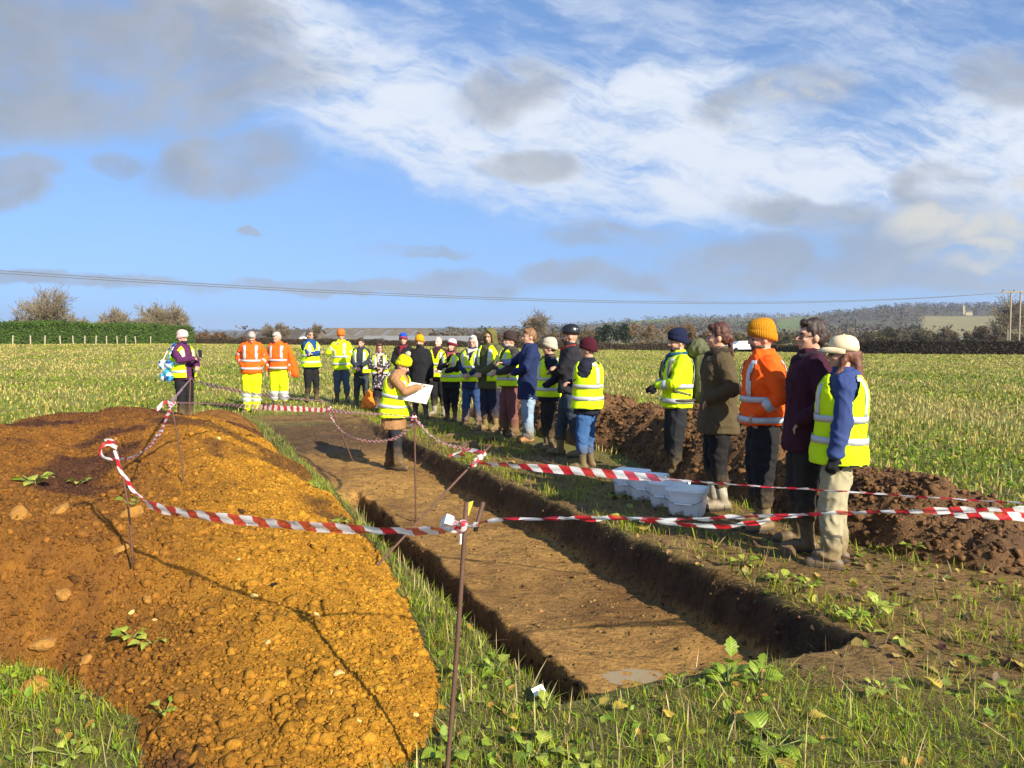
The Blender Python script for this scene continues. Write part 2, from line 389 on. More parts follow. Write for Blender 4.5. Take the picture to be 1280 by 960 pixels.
def lh_edge(s):      # left limit of the left heap
    return -(1.75 + .35 * sst(.4, 1.3, s) + 2.3 * sst(1.25, 2.3, s) + .4 * sst(5, 8, s)) + .9 * sst(9.5, 12, s)
def left_heap_h(s, t):
    w = .14 * fbm(s * 1.3, t * 1.3, oct=3, seed=51)
    rt = np.interp(s, [-.6, -.28, .4, 1.4, 3.8, 9], [-.75, -.58, -.32, -.13, -.03, -.20]) + .04 * np.sin(s * 3.1)
    tr = np.clip((rt - t + w * .6) / 1.55, 0, 1); tl = np.clip((t - lh_edge(s) + w) / 1.5, 0, 1)
    fr = np.clip((s + .85 + .25 * np.sin(t * 2.0) + w) / 2.3, 0, 1); bk = np.clip((12.0 + .5 * np.sin(t * 1.7) - s + w - 1.6 * sst(-2.6, -4.4, t)) / 1.8, 0, 1)
    prof = (1 - (1 - tr) ** 1.7) * (1 - (1 - tl) ** 2) * (1 - (1 - fr) ** 1.8) * (1 - (1 - bk) ** 2)
    H = .50 + .06 * sst(2, 5, s) - .10 * sst(6, 11, s)
    h = H * prof
    h = h * (1 + .30 * fbm(s * .9, t * .9, oct=3, seed=53)) + .05 * prof * fbm(s * 2.6, t * 2.6, oct=3, seed=55)
    h = h - .13 * np.exp(-((t + 2.2 + .12 * (s - 4)) / .30) ** 2) * sst(2.5, 4, s) * sst(9, 7, s) * prof     # trough the digger left between two tippings
    return h
def right_heap_h(s, t):
    w = .14 * fbm(s * 1.1, t * 1.1, oct=3, seed=61)
    c0 = np.clip(3.40 + .13 * (s - 1.5), 3.35, 4.05) + .60 + .20 * sst(2.5, 5, s) + .15 * sst(1.2, .3, s) + .06 * np.sin(s * 2.3); ex = .62 + .20 * sst(1.5, 4, s) + .1 * vnoise(s * .7, s * 0, seed=64)
    q = np.clip(1 - ((t - c0 + w * .6) / ex) ** 2, 0, 1)
    endf = np.clip((s - .25 + w) / 1.9, 0, 1); bk = np.clip((13.0 - s + w) / 2, 0, 1)
    h = (.60 + .08 * np.sin(s * 1.7 + .6)) * q ** .8 * (1 - (1 - endf) ** 1.6) * bk
    return h * (1 + .30 * fbm(s * 1.7, t * 1.7, oct=3, seed=66))
def heap(name, label, hf, s0, s1, t0, t1, step, rough, colfn, mat, cat):
    s = np.arange(s0, s1, step); t = np.arange(t0, t1, step); S, T = np.meshgrid(s, t, indexing='ij')
    X, Y = xy_of(S, T); H = hf(S, T); on = sst(.0, .10, H)
    lump = rough * on * (1.0 * fbm(S * 5, T * 5, oct=4, seed=71, gain=.6) + .55 * np.abs(fbm(S * 13, T * 13, oct=3, seed=73)))
    Z = terrain(X, Y) + H + lump - .05 * (1 - on) - .008
    V = np.stack([X, Y, Z], -1).reshape(-1, 3); keep = (H > .004).ravel()
    Fc = grid_faces(len(s), len(t))[:, ::-1]; Fc = Fc[keep[Fc].any(1)]
    used = np.unique(Fc); re = np.full(len(V), -1); re[used] = np.arange(len(used))
    me = np_mesh(name, V[used], re[Fc], colfn(S, T, H).reshape(-1, 3)[used])
    return tag(link(name, me, mat), label, cat)
def lh_col(S, T, H):
    n = fbm(S * 1.0, T * 1.3, oct=4, seed=81); f = fbm(S * 11, T * 11, oct=3, seed=83)
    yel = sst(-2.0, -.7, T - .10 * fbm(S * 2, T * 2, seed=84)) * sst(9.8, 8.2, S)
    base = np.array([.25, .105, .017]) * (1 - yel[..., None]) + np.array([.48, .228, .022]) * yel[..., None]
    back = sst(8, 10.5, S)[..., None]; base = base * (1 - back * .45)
    dark = sst(.02, .34, n)[..., None]
    c = base * (1 - .62 * dark) * (1 + .30 * f[..., None])
    return np.clip(c, .02, .6)
def rh_col(S, T, H):
    n = fbm(S * 1.4, T * 1.4, oct=4, seed=91); f = fbm(S * 9, T * 9, oct=3, seed=93)
    c = np.array([.150, .074, .026]) * (1 + .5 * f[..., None] + .4 * n[..., None])
    return np.clip(c, .02, .5)
soil = attr_mat('crumbly_soil', rough=.95, var=.28, scale=26, bstr=.9, bscale=75, bdist=.03, spec=.15)
soil_wet = attr_mat('dark_damp_soil', rough=.75, var=.30, scale=22, bstr=.9, bscale=60, bdist=.03, spec=.35)
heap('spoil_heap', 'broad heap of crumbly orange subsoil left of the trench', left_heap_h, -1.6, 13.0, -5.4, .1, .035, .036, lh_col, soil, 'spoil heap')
heap('spoil_heap', 'long ridge of dark brown topsoil behind the people on the right', right_heap_h, -.4, 14, 2.4, 6.2, .04, .13, rh_col, soil_wet, 'spoil heap')
def small_h(s, t):
    c = st_of(*on_ground(268, 540)[:2]); q = np.clip(1 - ((s - c[0]) / 1.1) ** 2 - ((t - c[1]) / .75) ** 2, 0, 1); return .38 * q ** .8
cS = st_of(*on_ground(268, 540)[:2])
heap('spoil_heap', 'small rounded brown mound beyond the orange heap near the pink hatted person', small_h, cS[0] - 1.3, cS[0] + 1.3, cS[1] - .9, cS[1] + .9, .04, .05, lambda S, T, H: rh_col(S, T, H) * np.array([1.9, 1.7, 1.1]), soil, 'spoil heap')
def heap_z(hf, s, t):
    H = hf(s, t); x, y = xy_of(s, t); on = sst(.0, .10, H)
    rough = .036 if hf is left_heap_h else .13
    return terrain(x, y) + H + rough * on * (1.0 * fbm(s * 5, t * 5, oct=4, seed=71, gain=.6) + .55 * np.abs(fbm(s * 13, t * 13, oct=3, seed=73))) - .008 - .05 * (1 - on)
def surf_z(x, y):
    x = np.atleast_1d(np.asarray(x, float)); y = np.atleast_1d(np.asarray(y, float)); s, t = st_of(x, y)
    z = ground_z(x, y)
    for hf in (left_heap_h, right_heap_h):
        z = np.where(hf(s, t) > .01, np.maximum(z, heap_z(hf, s, t)), z)
    return z
def hit(px, py, zlift=0.0):
    """where the sight line through a photograph pixel first meets soil or grass"""
    d = ray_dir(px, py); Y = np.concatenate([np.linspace(1.2, 8, 700), np.linspace(8.01, 30, 700)]); k = Y / d[1]; x = d[0] * k; z = EYE + d[2] * k
    below = z < surf_z(x, Y); i = int(np.argmax(below)) if below.any() else len(Y) - 1
    return np.array([x[i], Y[i], float(surf_z(x[i], Y[i])[0]) + zlift])
def scatter_st(n, s0, s1, t0, t1, g, near_pow=0.0):
    s = g.uniform(s0, s1, n); t = g.uniform(t0, t1, n)
    if near_pow:
        x, y = xy_of(s, t); d = np.hypot(x, y); k = g.uniform(0, 1, n) < np.minimum(1, (2.6 / d) ** near_pow); s, t = s[k], t[k]
    return s, t
def clods(name, label, hf, n, box, smin, smax, colfn, mat, pw, seed, bury=.2, med=.010, octa=False):
    g = np.random.default_rng(seed); s, t = scatter_st(n, *box, g, pw)
    H = hf(s, t); k = H > .02; s, t, H = s[k], t[k], H[k]
    x, y = xy_of(s, t); d = np.hypot(x, y)
    size = np.clip(med * np.exp(g.normal(0, .42, len(s))), smin, smax)
    size = np.maximum(size, d * .0013)
    P = np.stack([x, y, heap_z(hf, s, t) + size * bury], -1)
    c = colfn(s, t, H) * (1 + g.normal(0, .22, (len(s), 1))); c = np.clip(c, .015, .6)
    return tag(link(name, clod_mesh(name, P, size, c, seed=seed, octa=octa), mat), label, 'soil crumbs', kind='stuff')
clods('soil_crumbs', 'loose orange soil crumbs and small stones covering the left heap', left_heap_h, 70000, (-1.3, 12.3, -4.9, -.1), .010, .036, lh_col, soil, 1.1, 101, .05, .0140)
clods('fine_crumbs', 'fine orange grit between the larger crumbs of the left heap', left_heap_h, 300000, (-1.3, 12.3, -4.9, -.1), .005, .014, lh_col, soil, 1.15, 102, .1, .0085, True)
clods('soil_crumbs', 'broken dark clods covering the brown ridge of topsoil', right_heap_h, 30000, (-.3, 13, 2.8, 6.0), .010, .060, lambda a, b, c: rh_col(a, b, c) * 1.1, soil_wet, .5, 103, .0, .020)
clods('fine_crumbs', 'fine dark crumbs between the clods of the brown ridge', right_heap_h, 60000, (-.3, 13, 2.8, 6.0), .006, .022, lambda a, b, c: rh_col(a, b, c), soil_wet, .5, 104, .1, .012, True)
# ------------------------------------------------------------------ people
class Prim:
    """collects closed pieces that are then fused into one continuous surface"""
    def __init__(s): s.V = []; s.F = []
    def add(s, V, Fc):
        b = len(s.V); s.V += [tuple(map(float, v)) for v in V]; s.F += [tuple(i + b for i in f) for f in Fc]
    def rings(s, rings):
        n = len(rings[0]); V = [p for r in rings for p in r]; Fc = []
        for i in range(len(rings) - 1):
            for j in range(n): Fc.append((i * n + j, i * n + (j + 1) % n, (i + 1) * n + (j + 1) % n, (i + 1) * n + j))
        Fc.append(tuple(range(n - 1, -1, -1))); b = (len(rings) - 1) * n; Fc.append(tuple(b + j for j in range(n)))
        s.add(V, Fc)
    def cone(s, p0, r0, p1, r1, seg=10, caps=3):
        p0, p1 = Vector(p0), Vector(p1); d = (p1 - p0)
        if d.length < 1e-6: d = Vector((0, 0, 1e-4))
        d.normalize(); a = d.orthogonal().normalized(); b = d.cross(a); rg = []
        prof = [(p0, r0, -math.cos(R(90) * i / caps)) for i in range(caps)] + [(p0, r0, 0), (p1, r1, 0)] + [(p1, r1, math.cos(R(90) * (caps - 1 - i) / caps)) for i in range(caps)]
        for c, r, h in prof:
            q = max(math.sqrt(max(0, 1 - h * h)), .08) * r
            rg.append([c + d * (h * r) + a * (q * math.cos(2 * math.pi * k / seg)) + b * (q * math.sin(2 * math.pi * k / seg)) for k in range(seg)])
        s.rings(rg)
    def ell(s, c, r, f=None, seg=12, n=8):
        rg = []
        for i in range(n + 1):
            th = math.pi * i / n; q = max(math.sin(th), .03); z = -math.cos(th)
            ring = [Vector((c[0] + r[0] * q * math.cos(2 * math.pi * k / seg), c[1] + r[1] * q * math.sin(2 * math.pi * k / seg), c[2] + r[2] * z)) for k in range(seg)]
            rg.append([f(p) for p in ring] if f else ring)
        s.rings(rg)

PENDING = []
def fused(name, prim, mat, parent, voxel, smooth=3, deci=None, post=None):
    me = py_mesh(name, prim.V, prim.F); o = link(name, me, mat, parent)
    m = o.modifiers.new('r', 'REMESH'); m.mode = 'VOXEL'; m.voxel_size = voxel
    if smooth: q = o.modifiers.new('s', 'SMOOTH'); q.iterations = smooth; q.factor = .5
    if deci: q = o.modifiers.new('d', 'DECIMATE'); q.ratio = deci
    PENDING.append((o, mat, post)); return o
def flush():
    dg = bpy.context.evaluated_depsgraph_get(); dg.update()
    done = []
    for o, mat, post in PENDING:
        done.append((o, mat, post, bpy.data.meshes.new_from_object(o.evaluated_get(dg))))
    for o, mat, post, me in done:
        o.modifiers.clear(); old = o.data; me.name = o.name.split('.')[0]; o.data = me
        if len(me.materials) == 0: me.materials.append(mat)
        n = len(me.vertices); co = np.empty(n * 3, np.float32); no = np.empty(n * 3, np.float32)
        me.vertices.foreach_get('co', co); me.vertices.foreach_get('normal', no); co = co.reshape(-1, 3); no = no.reshape(-1, 3)
        if post: co = post(co, no)
        me.vertices.foreach_set('co', co.astype(np.float32).ravel()); me.update()
        me.polygons.foreach_set('use_smooth', np.ones(len(me.polygons), bool)); bpy.data.meshes.remove(old)
    PENDING.clear()
def folds(amp, sx=9, sz=16, seed=0, floor=None):
    def f(co, no):
        x, y, z = co.T
        w = fbm(x * 6 + 2, y * 6, z * 4, oct=2, seed=seed + 6)
        n = fbm(x * sx * .5 + 3, y * sx * .5, z * sz * .35, oct=3, seed=seed, gain=.5)
        a = 1 - np.abs(vnoise(x * 4 + w * 1.3, y * 4, z * sz * .8 + (x + y) * 7 + w * 2.2, seed=seed + 3)); c_ = 1 - np.abs(vnoise(x * 9 + w * 2, y * 9 + 4, z * sz * .45 - (x - y) * 8, seed=seed + 4))
        co = co + no * (amp * (.9 * n + .9 * (a ** 4 - .25) + .6 * (c_ ** 4 - .25)))[:, None]
        if floor is not None: co[:, 2] = np.maximum(co[:, 2], floor)
        return co
    return f
def sole(co, no):
    co = co.copy(); co[:, 2] = np.maximum(co[:, 2], .0); return co

def fabric(name, col, rough=.9, var=.05, dirt=None, bstr=.25):
    return plain('cloth_' + name, col, rough, var, 9, bstr, 160, .003, dirt=dirt, spec=.25)
HV_Y = fabric('hi_vis_yellow', (.66, .92, .006), .8, .07); HV_O = fabric('hi_vis_orange', (1.0, .115, .006), .8, .07); HV_T = fabric('hi_vis_trousers', (.80, .95, .005), .8, .03)
REFL = plain('reflective_tape', (.52, .54, .55), .45, .04, 40, .1, 300, .001, metal=.2)
MUDC1 = (.17, .11, .045)
def skin_mat(c): return plain('skin', c, .55, .03, 30, .1, 200, .001)
def hair_mat(c):
    key = ('hair', c)
    if key in MATS: return MATS[key]
    m, t, b = new_mat('hair'); o = t.node('ShaderNodeTexCoord').outputs['Object']
    n = t.noise(t.vm('MULTIPLY', o, (1, 1, .18)), 130, 3, .6); k = t.m('ADD', .4, t.m('MULTIPLY', n, 1.2))
    t.l.new(t.vm('MULTIPLY', tuple(c), t.xyz(k, k, k)), b.inputs['Base Color']); b.inputs['Roughness'].default_value = .55
    bump(t, b, n, .8, .006); MATS[key] = m; return m
def knit_mat(c):
    key = ('knit', c)
    if key in MATS: return MATS[key]
    m, t, b = new_mat('knitted_wool'); o = t.node('ShaderNodeTexCoord').outputs['Object']
    x, y, z = t.sep(o); ang = t.m('ARCTAN2', y, x)
    rib = t.m('SINE', t.m('MULTIPLY', ang, 44)); n = t.noise(o, 60, 3, .6)
    k = t.m('ADD', .86, t.m('ADD', t.m('MULTIPLY', rib, .10), t.m('MULTIPLY', t.m('SUBTRACT', n, .5), .5)))
    t.l.new(t.vm('MULTIPLY', tuple(c), t.xyz(k, k, k)), b.inputs['Base Color']); b.inputs['Roughness'].default_value = .95
    b.inputs['Specular IOR Level'].default_value = .15
    bump(t, b, t.m('ADD', rib, n), .5, .004); MATS[key] = m; return m
EYE_M = plain('eye', (.05, .035, .03), .25, 0, 5, 0); MOUTH_M = plain('lips', (.36, .14, .11), .5, .02, 5, 0)
GLASS_FR = plain('spectacle_frame', (.02, .018, .018), .35, 0, 5, 0)

TORSO = [(.78, .198, .170), (.90, .198, .168), (1.00, .188, .160), (1.10, .184, .156), (1.22, .196, .162), (1.32, .204, .160), (1.40, .196, .138), (1.45, .142, .110), (1.49, .088, .088), (1.53, .076, .080)]
_tz = np.array([a[0] for a in TORSO])
def torso_r(z): return np.interp(z, _tz, [a[1] for a in TORSO]), np.interp(z, _tz, [a[2] for a in TORSO])
def ik(S, W, l1, l2, pole):
    S, W, pole = Vector(S), Vector(W), Vector(pole); d = W - S; L = min(d.length, (l1 + l2) * .995); dn = d.normalized(); W2 = S + dn * L
    a = (l1 * l1 - l2 * l2 + L * L) / (2 * L); h = math.sqrt(max(l1 * l1 - a * a, 1e-6)); p = pole - dn * pole.dot(dn)
    return S + dn * a + p.normalized() * h, W2
POSES = {  # wrist right, pole right, wrist left, pole left (right hand is at -x, the person looks along -y)
    'down': ((-.25, -.05, .86), (-.4, 1, .2), (.25, -.05, .86), (.4, 1, .2)),
    'crossed': ((.12, -.20, 1.20), (-1, .1, -.9), (-.12, -.235, 1.165), (1, .1, -.9)),
    'clasp': ((-.045, -.25, 1.01), (-1, .5, -.4), (.05, -.25, 1.02), (1, .5, -.4)),
    'belly': ((-.05, -.25, 1.10), (-1, .4, -.5), (.04, -.27, 1.08), (1, .4, -.5)),
    'pockets': ((-.20, -.08, .95), (-1, 1, 0), (.20, -.08, .95), (1, 1, 0)),
    'jacket_pockets': ((-.175, -.10, 1.02), (-1, 1.4, 0), (.175, -.10, 1.02), (1, 1.4, 0)),
    'phone': ((-.06, -.36, 1.20), (-1, .3, -.8), (.05, -.33, 1.10), (1, .3, -.8)),
    'mouth': ((-.10, -.20, 1.42), (-1, 0, -1), (.25, -.06, .88), (.4, 1, .2)),
    'write': ((-.02, -.34, 1.33), (-1, .3, -.6), (.06, -.30, 1.17), (1, .3, -.8)),
    'point': ((-.10, -.40, 1.22), (-1, .3, -.8), (.06, -.26, 1.05), (1, .4, -.5)),
    'hugging': ((.02, -.23, 1.22), (-1, .2, -.8), (-.02, -.22, 1.10), (1, .2, -.8)),
}
def hand_prims(pr, W, fwd, up, side, k=1.0, grow_=0.0):
    """palm, four curled fingers and a thumb; fwd along the forearm, up out of the back of the hand"""
    W, fwd, up = Vector(W), Vector(fwd).normalized(), Vector(up); up = (up - fwd * up.dot(fwd)).normalized(); lat = fwd.cross(up) * side
    g = grow_
    for o in (-.024, -.008, .008, .024): pr.cone(W + fwd * .005 + lat * o * .7, (.013 + g) * k, W + fwd * .085 * k + lat * o, (.0115 + g) * k, 8, 2)
    for o, ln in ((-.027, .052), (-.009, .064), (.009, .068), (.027, .060)):
        a = W + fwd * .085 * k + lat * o * k; b = a + (fwd * .82 - up * .57) * ln * .55 * k; c = b + (fwd * .25 - up * .97) * ln * .5 * k
        pr.cone(a, (.0098 + g) * k, b, (.009 + g) * k, 8, 2); pr.cone(b, (.009 + g) * k, c, (.0075 + g) * k, 8, 2)
    a = W + fwd * .025 * k + lat * .028 * k; b = a + (fwd * .6 + lat * .75 - up * .35) * .040 * k; c = b + (fwd * .85 + lat * .1 - up * .5) * .034 * k
    pr.cone(a, (.013 + g) * k, b, (.011 + g) * k, 8, 2); pr.cone(b, (.011 + g) * k, c, (.0085 + g) * k, 8, 2)

def person(px, feet, head, face, label, z0=None, build=1.0, lean=0.0, yaw=0.0, pitch=0.0, pose='down', skin=(.54, .29, .19),
           jacket=(.03, .03, .04), jmat=None, hem=.80, sleeve=None, flare=0.0, vest=None, vest_hem=.86, vest_open=False, bands=False, collar=True,
           trousers=(.03, .03, .03), tmat=None, tbands=False, boots=None, boot_top=0, shoe=(.06, .045, .03), hat=None, hatc=(.1, .1, .1), cuffc=None, bobble=None,
           hair=None, hairc=(.05, .03, .02), beard=None, glasses=False, scarf=None, gloves=None, stance=.10, stride=0.0, foot_yaw=8, hatz=.05, detail=1.0, hood_down=None, baggy=1.0, sleeve_gap=None, mask=None, short_hair=None):
    p = on_plane(px, feet, z0) if z0 is not None else on_ground(px, feet)
    scale_px = F_PX / p[1]; Ht = (feet - head) / scale_px / math.cos(PITCH) ** 2; k = Ht / (1.745 + (hatz if hat else .0))
    alpha = R(-face)
    jr = random.Random(int(px) * 13); yaw += jr.uniform(-.18, .18) * (pose != 'write'); pitch += jr.uniform(-.02, .12)
    root = empty('person', p, alpha); root.rotation_euler = (jr.uniform(-.018, .018), jr.uniform(-.014, .014), alpha); root.scale = (k, k, k)
    tag(root, label, 'person')
    vb = .0095 / detail; vc = .0155 / detail; sd = int(px) * 7 + 1
    ca, sa = math.cos(lean), math.sin(lean)
    def L(q):       # bend at the hips
        q = Vector(q)
        if lean and q.z > .93:
            f = min(1, (q.z - .93) / .12); c, s = math.cos(lean * f), math.sin(lean * f)
            return Vector((q.x, q.y * c - (q.z - .93) * s, .93 + q.y * s + (q.z - .93) * c))
        return q
    Mh = Matrix.Translation((0, .01, 1.50)) @ Matrix.Rotation(yaw, 4, 'Z') @ Matrix.Rotation(pitch, 4, 'X') @ Matrix.Translation((0, -.01, -1.50))
    Hd = lambda q: L(Mh @ Vector(q))
    b = build
    # joints
    jt = lambda w: (w[0] + jr.uniform(-.02, .02), w[1] + jr.uniform(-.02, .02), w[2] + jr.uniform(-.03, .03))
    ws = POSES[pose]; ws = (jt(ws[0]), ws[1], jt(ws[2]), ws[3]); stance += jr.uniform(-.015, .03); stride += jr.uniform(-.035, .035); foot_yaw += jr.uniform(-6, 14)
    Sh = {-1: L((-.175 * b, .01, 1.405)), 1: L((.175 * b, .01, 1.405))}
    arm = {}
    for sgn, w, pole in ((-1, ws[0], ws[1]), (1, ws[2], ws[3])):
        wv = Vector((w[0] * (b if abs(w[0]) > .15 else 1), w[1] - (.0 if b < 1.1 else .03), w[2]))
        if lean: wv = L(wv) if wv.z > .93 else wv
        e, w2 = ik(Sh[sgn], wv, .285, .255, pole); arm[sgn] = (Sh[sgn], e, w2)
    hipx = .088; legs = {}
    for sgn in (-1, 1):
        an = Vector((sgn * stance, sgn * stride, .09)); kn = Vector((sgn * (hipx * .45 + stance * .55), sgn * stride * .5 - .025, .49)); legs[sgn] = (Vector((sgn * hipx, 0, .90)), kn, an)
    def fdir(sgn): a = R(sgn * foot_yaw); return Vector((math.sin(a), -math.cos(a), 0))
    # --- body, one continuous figure from crown to toes
    pr = Prim(); ed = lambda c, r: pr.ell(c, r, Hd, 14, 9)
    ed((0, .012, 1.642), (.074, .094, .104)); ed((0, -.018, 1.592), (.061, .074, .088)); ed((0, -.058, 1.540), (.030, .034, .026)); ed((0, -.035, 1.560), (.050, .052, .045))
    pr.cone(Hd((0, -.088, 1.630)), .0085, Hd((0, -.112, 1.598)), .0135, 8, 2); ed((0, -.097, 1.592), (.020, .012, .010)); ed((0, -.072, 1.652), (.052, .022, .012))
    for sx in (-1, 1): ed((sx * .074, .012, 1.605), (.012, .020, .032)); ed((sx * .036, -.066, 1.598), (.020, .020, .016))
    ed((0, -.086, 1.563), (.024, .012, .010))
    pr.cone(L((0, .02, 1.42)), .058, Hd((0, .012, 1.57)), .054)
    for (z, rx, ry) in ((.92, .150, .105), (1.08, .130, .100), (1.24, .150, .110), (1.36, .160, .098)): pr.ell((0, 0, z), (rx * b, ry * b, .13), L, 12, 6)
    for sgn in (-1, 1):
        S_, E_, W_ = arm[sgn]; pr.cone(S_ + Vector((-sgn * .04, 0, -.01)), .036, E_, .034); pr.cone(E_, .034, W_, .025)
        hand_prims(pr, W_, (W_ - E_) if 'pockets' not in pose else Vector((-sgn * .6, .1, -.8)), Vector((0, -.3, 1)) if W_.z > .95 else Vector((sgn, 0, .1)), -sgn)
        h, kn, an = legs[sgn]; pr.cone(h, .076, kn, .050); pr.cone(kn, .050, an, .034); pr.cone(an + Vector((0, .02, -.035)), .034, an + fdir(sgn) * .13 + Vector((0, 0, -.055)), .028)
    fused('body', pr, skin_mat(skin), root, vb, 1, .28, sole)
    for sx in (-1, 1):
        e = Prim(); e.ell((sx * .031, -.079, 1.622), (.0125, .010, .0075), Hd, 8, 6); me = py_mesh('eye', e.V, e.F); link('eye', me, EYE_M, root, True)
    e = Prim(); e.ell((0, -.097, 1.561), (.022, .006, .0055), Hd, 8, 6); link('mouth', py_mesh('mouth', e.V, e.F), MOUTH_M, root, True)
    for sx in (-1, 1):
        e = Prim(); e.cone(Hd((sx * .016, -.091, 1.646)), .0045, Hd((sx * .048, -.079, 1.648)), .0035, 6, 2)
        link('eyebrow', py_mesh('eyebrow', e.V, e.F), hair_mat(hairc), root, True)
    # --- trousers
    pr = Prim(); tr = 1.25 * baggy
    pr.ell((0, .0, .93), (.155 * b, .120 * b, .15), L, 14, 8)
    for sgn in (-1, 1):
        h, kn, an = legs[sgn]; endp = kn.lerp(an, .95 if not boot_top else .60)
        pr.cone(h + Vector((-sgn * .012, 0, -.05)), .080 * tr * min(b, 1.1), h.lerp(kn, .5), .086 * tr); pr.cone(h.lerp(kn, .5), .086 * tr, kn, .070 * tr); pr.cone(kn, .070 * tr, endp, (.060 if not boot_top else .056) * tr)
        if not boot_top: pr.ell(an + Vector((0, -.02, .02)), (.062 * tr, .075 * tr, .035))
    tm = tmat or fabric('trousers', trousers, dirt=(MUDC1, .05, .42))
    to = fused('trousers', pr, tm, root, vc, 2, None, folds(.015, 10, 17, sd))
    if tbands:
        for sgn in (-1, 1):
            h, kn, an = legs[sgn]
            for f in (.28, .52):
                c0 = kn.lerp(an, f); rp = Prim(); rp.cone(c0 + Vector((0, 0, .022)), .078 * tr, c0 - Vector((0, 0, .022)), .076 * tr, 14, 1); link('reflective_band', py_mesh('reflective_band', rp.V, rp.F), REFL, to, True)
    # --- boots or shoes
    for sgn in (-1, 1):
        h, kn, an = legs[sgn]; pr = Prim(); fd_ = fdir(sgn)
        if boot_top:
            top = an + (kn - an) * ((boot_top - an.z) / (kn.z - an.z)); pr.cone(top, .064, an.lerp(kn, .25), .055, 12, 1); pr.cone(an.lerp(kn, .25), .055, an + Vector((0, .01, -.01)), .050)
        else: pr.cone(an + Vector((0, .01, .03)), .048, an + Vector((0, .01, -.03)), .046)
        pr.cone(an + Vector((0, .045, -.045)), .045, an + fd_ * .11 + Vector((0, 0, -.050)), .043); pr.cone(an + fd_ * .08 + Vector((0, 0, -.035)), .046, an + fd_ * .155 + Vector((0, 0, -.052)), .040)
        bc = boots if boots else shoe
        bo = fused('boot' if boot_top else 'shoe', pr, plain('boot_rubber' if boot_top else 'shoe_leather', bc, .6, .12, 25, .3, 60, .006, dirt=(MUDC1, -.02, .40 if boot_top else .20)), root, .012, 2, None, sole)
        pr = Prim(); pr.cone(an + Vector((0, .05, -.078)), .040, an + fd_ * .15 + Vector((0, 0, -.078)), .042, 10, 2); me = py_mesh('sole', pr.V, pr.F)
        co = np.array(pr.V); co[:, 2] = np.clip(co[:, 2], 0.001, .030); me.vertices.foreach_set('co', co.astype(np.float32).ravel()); link('sole', me, plain('boot_sole', (.05, .04, .03), .8, .1), bo)
    # --- jacket with sleeves
    pr = Prim(); rg = []
    def ring(z, off=0.0, n=28, zc=None):
        rx, ry = torso_r(z); out = []
        fl = flare * max(0, (1.0 - z)) 
        for j in range(n):
            a = 2 * math.pi * j / n; c_, s_ = math.cos(a), math.sin(a); e_ = 2 / 2.5
            x = math.copysign(abs(c_) ** e_, c_) * (rx * b + off + fl); y = math.copysign(abs(s_) ** e_, s_) * (ry * b + off + fl * .8)
            out.append(L((x, y + .012 * (z - 1.0), z if zc is None else zc)))
        return out
    zs = sorted({hem} | {z for z in (_tz if collar else _tz[:-1]) if z > hem + .03})
    pr.rings([ring(z) for z in zs])
    for sgn in (-1, 1):
        S_, E_, W_ = arm[sgn]; d = (W_ - E_).normalized()
        pr.cone(Vector(S_) + Vector((-sgn * .03, 0, .0)), .086, S_.lerp(E_, .5), .077); pr.cone(S_.lerp(E_, .5), .077, E_, .067); pr.cone(E_, .069, W_ - d * .02, .050)
    jm = jmat or fabric('jacket', jacket)
    jo = fused('jacket', pr, jm, root, vc, 3, None, folds(.015, 8, 13, sd + 1))
    if hood_down:
        pr = Prim(); pr.ell((0, .085, 1.43), (.115, .055, .085), L); pr.cone(L((-.10, .03, 1.47)), .035, L((-.03, .10, 1.40)), .04); pr.cone(L((.10, .03, 1.47)), .035, L((.03, .10, 1.40)), .04)
        fused('hood', pr, fabric('hood', hood_down), root, .014, 3, None, folds(.012, 14, 14, sd + 5))
    def sleeve_band(par, sgn, f, seg, r):
        S_, E_, W_ = arm[sgn]; a, c_ = (S_, E_) if seg == 0 else (E_, W_); d = (c_ - a).normalized(); q = a.lerp(c_, f)
        pr = Prim(); pr.cone(q - d * .022, r, q + d * .022, r * .97, 16, 1); link('reflective_band', py_mesh('reflective_band', pr.V, pr.F), REFL, par, True)
    def strip(par, zlo, zhi, off, keep=None, name='reflective_band', mat=REFL, n=44, nz=3, solid=.004):
        zz = np.linspace(zlo, zhi, nz); V = []; 
        for z in zz: V += [tuple(v) for v in ring(z, off, n)]
        Fc = [tuple(f) for f in grid_faces(nz, n, True)]
        if keep is not None:
            Fc2 = []
            for f in Fc:
                j = f[0] % n; a = 2 * math.pi * (j + .5) / n; z = zz[f[0] // n] * .5 + zz[min(f[0] // n + 1, nz - 1)] * .5
                e_ = .8; rx, ry = torso_r(z); x = math.copysign(abs(math.cos(a)) ** e_, math.cos(a)) * rx * b; y = math.copysign(abs(math.sin(a)) ** e_, math.sin(a)) * ry * b
                if keep(x, y, z, a): Fc2.append(f)
            Fc = Fc2
        used = sorted({i for f in Fc for i in f}); re_ = {u: i for i, u in enumerate(used)}
        me = py_mesh(name, [V[i] for i in used], [tuple(re_[i] for i in f) for f in Fc])
        o = link(name, me, mat, par, True); sm = o.modifiers.new('thickness', 'SOLIDIFY'); sm.thickness = solid; sm.offset = 1
        return o
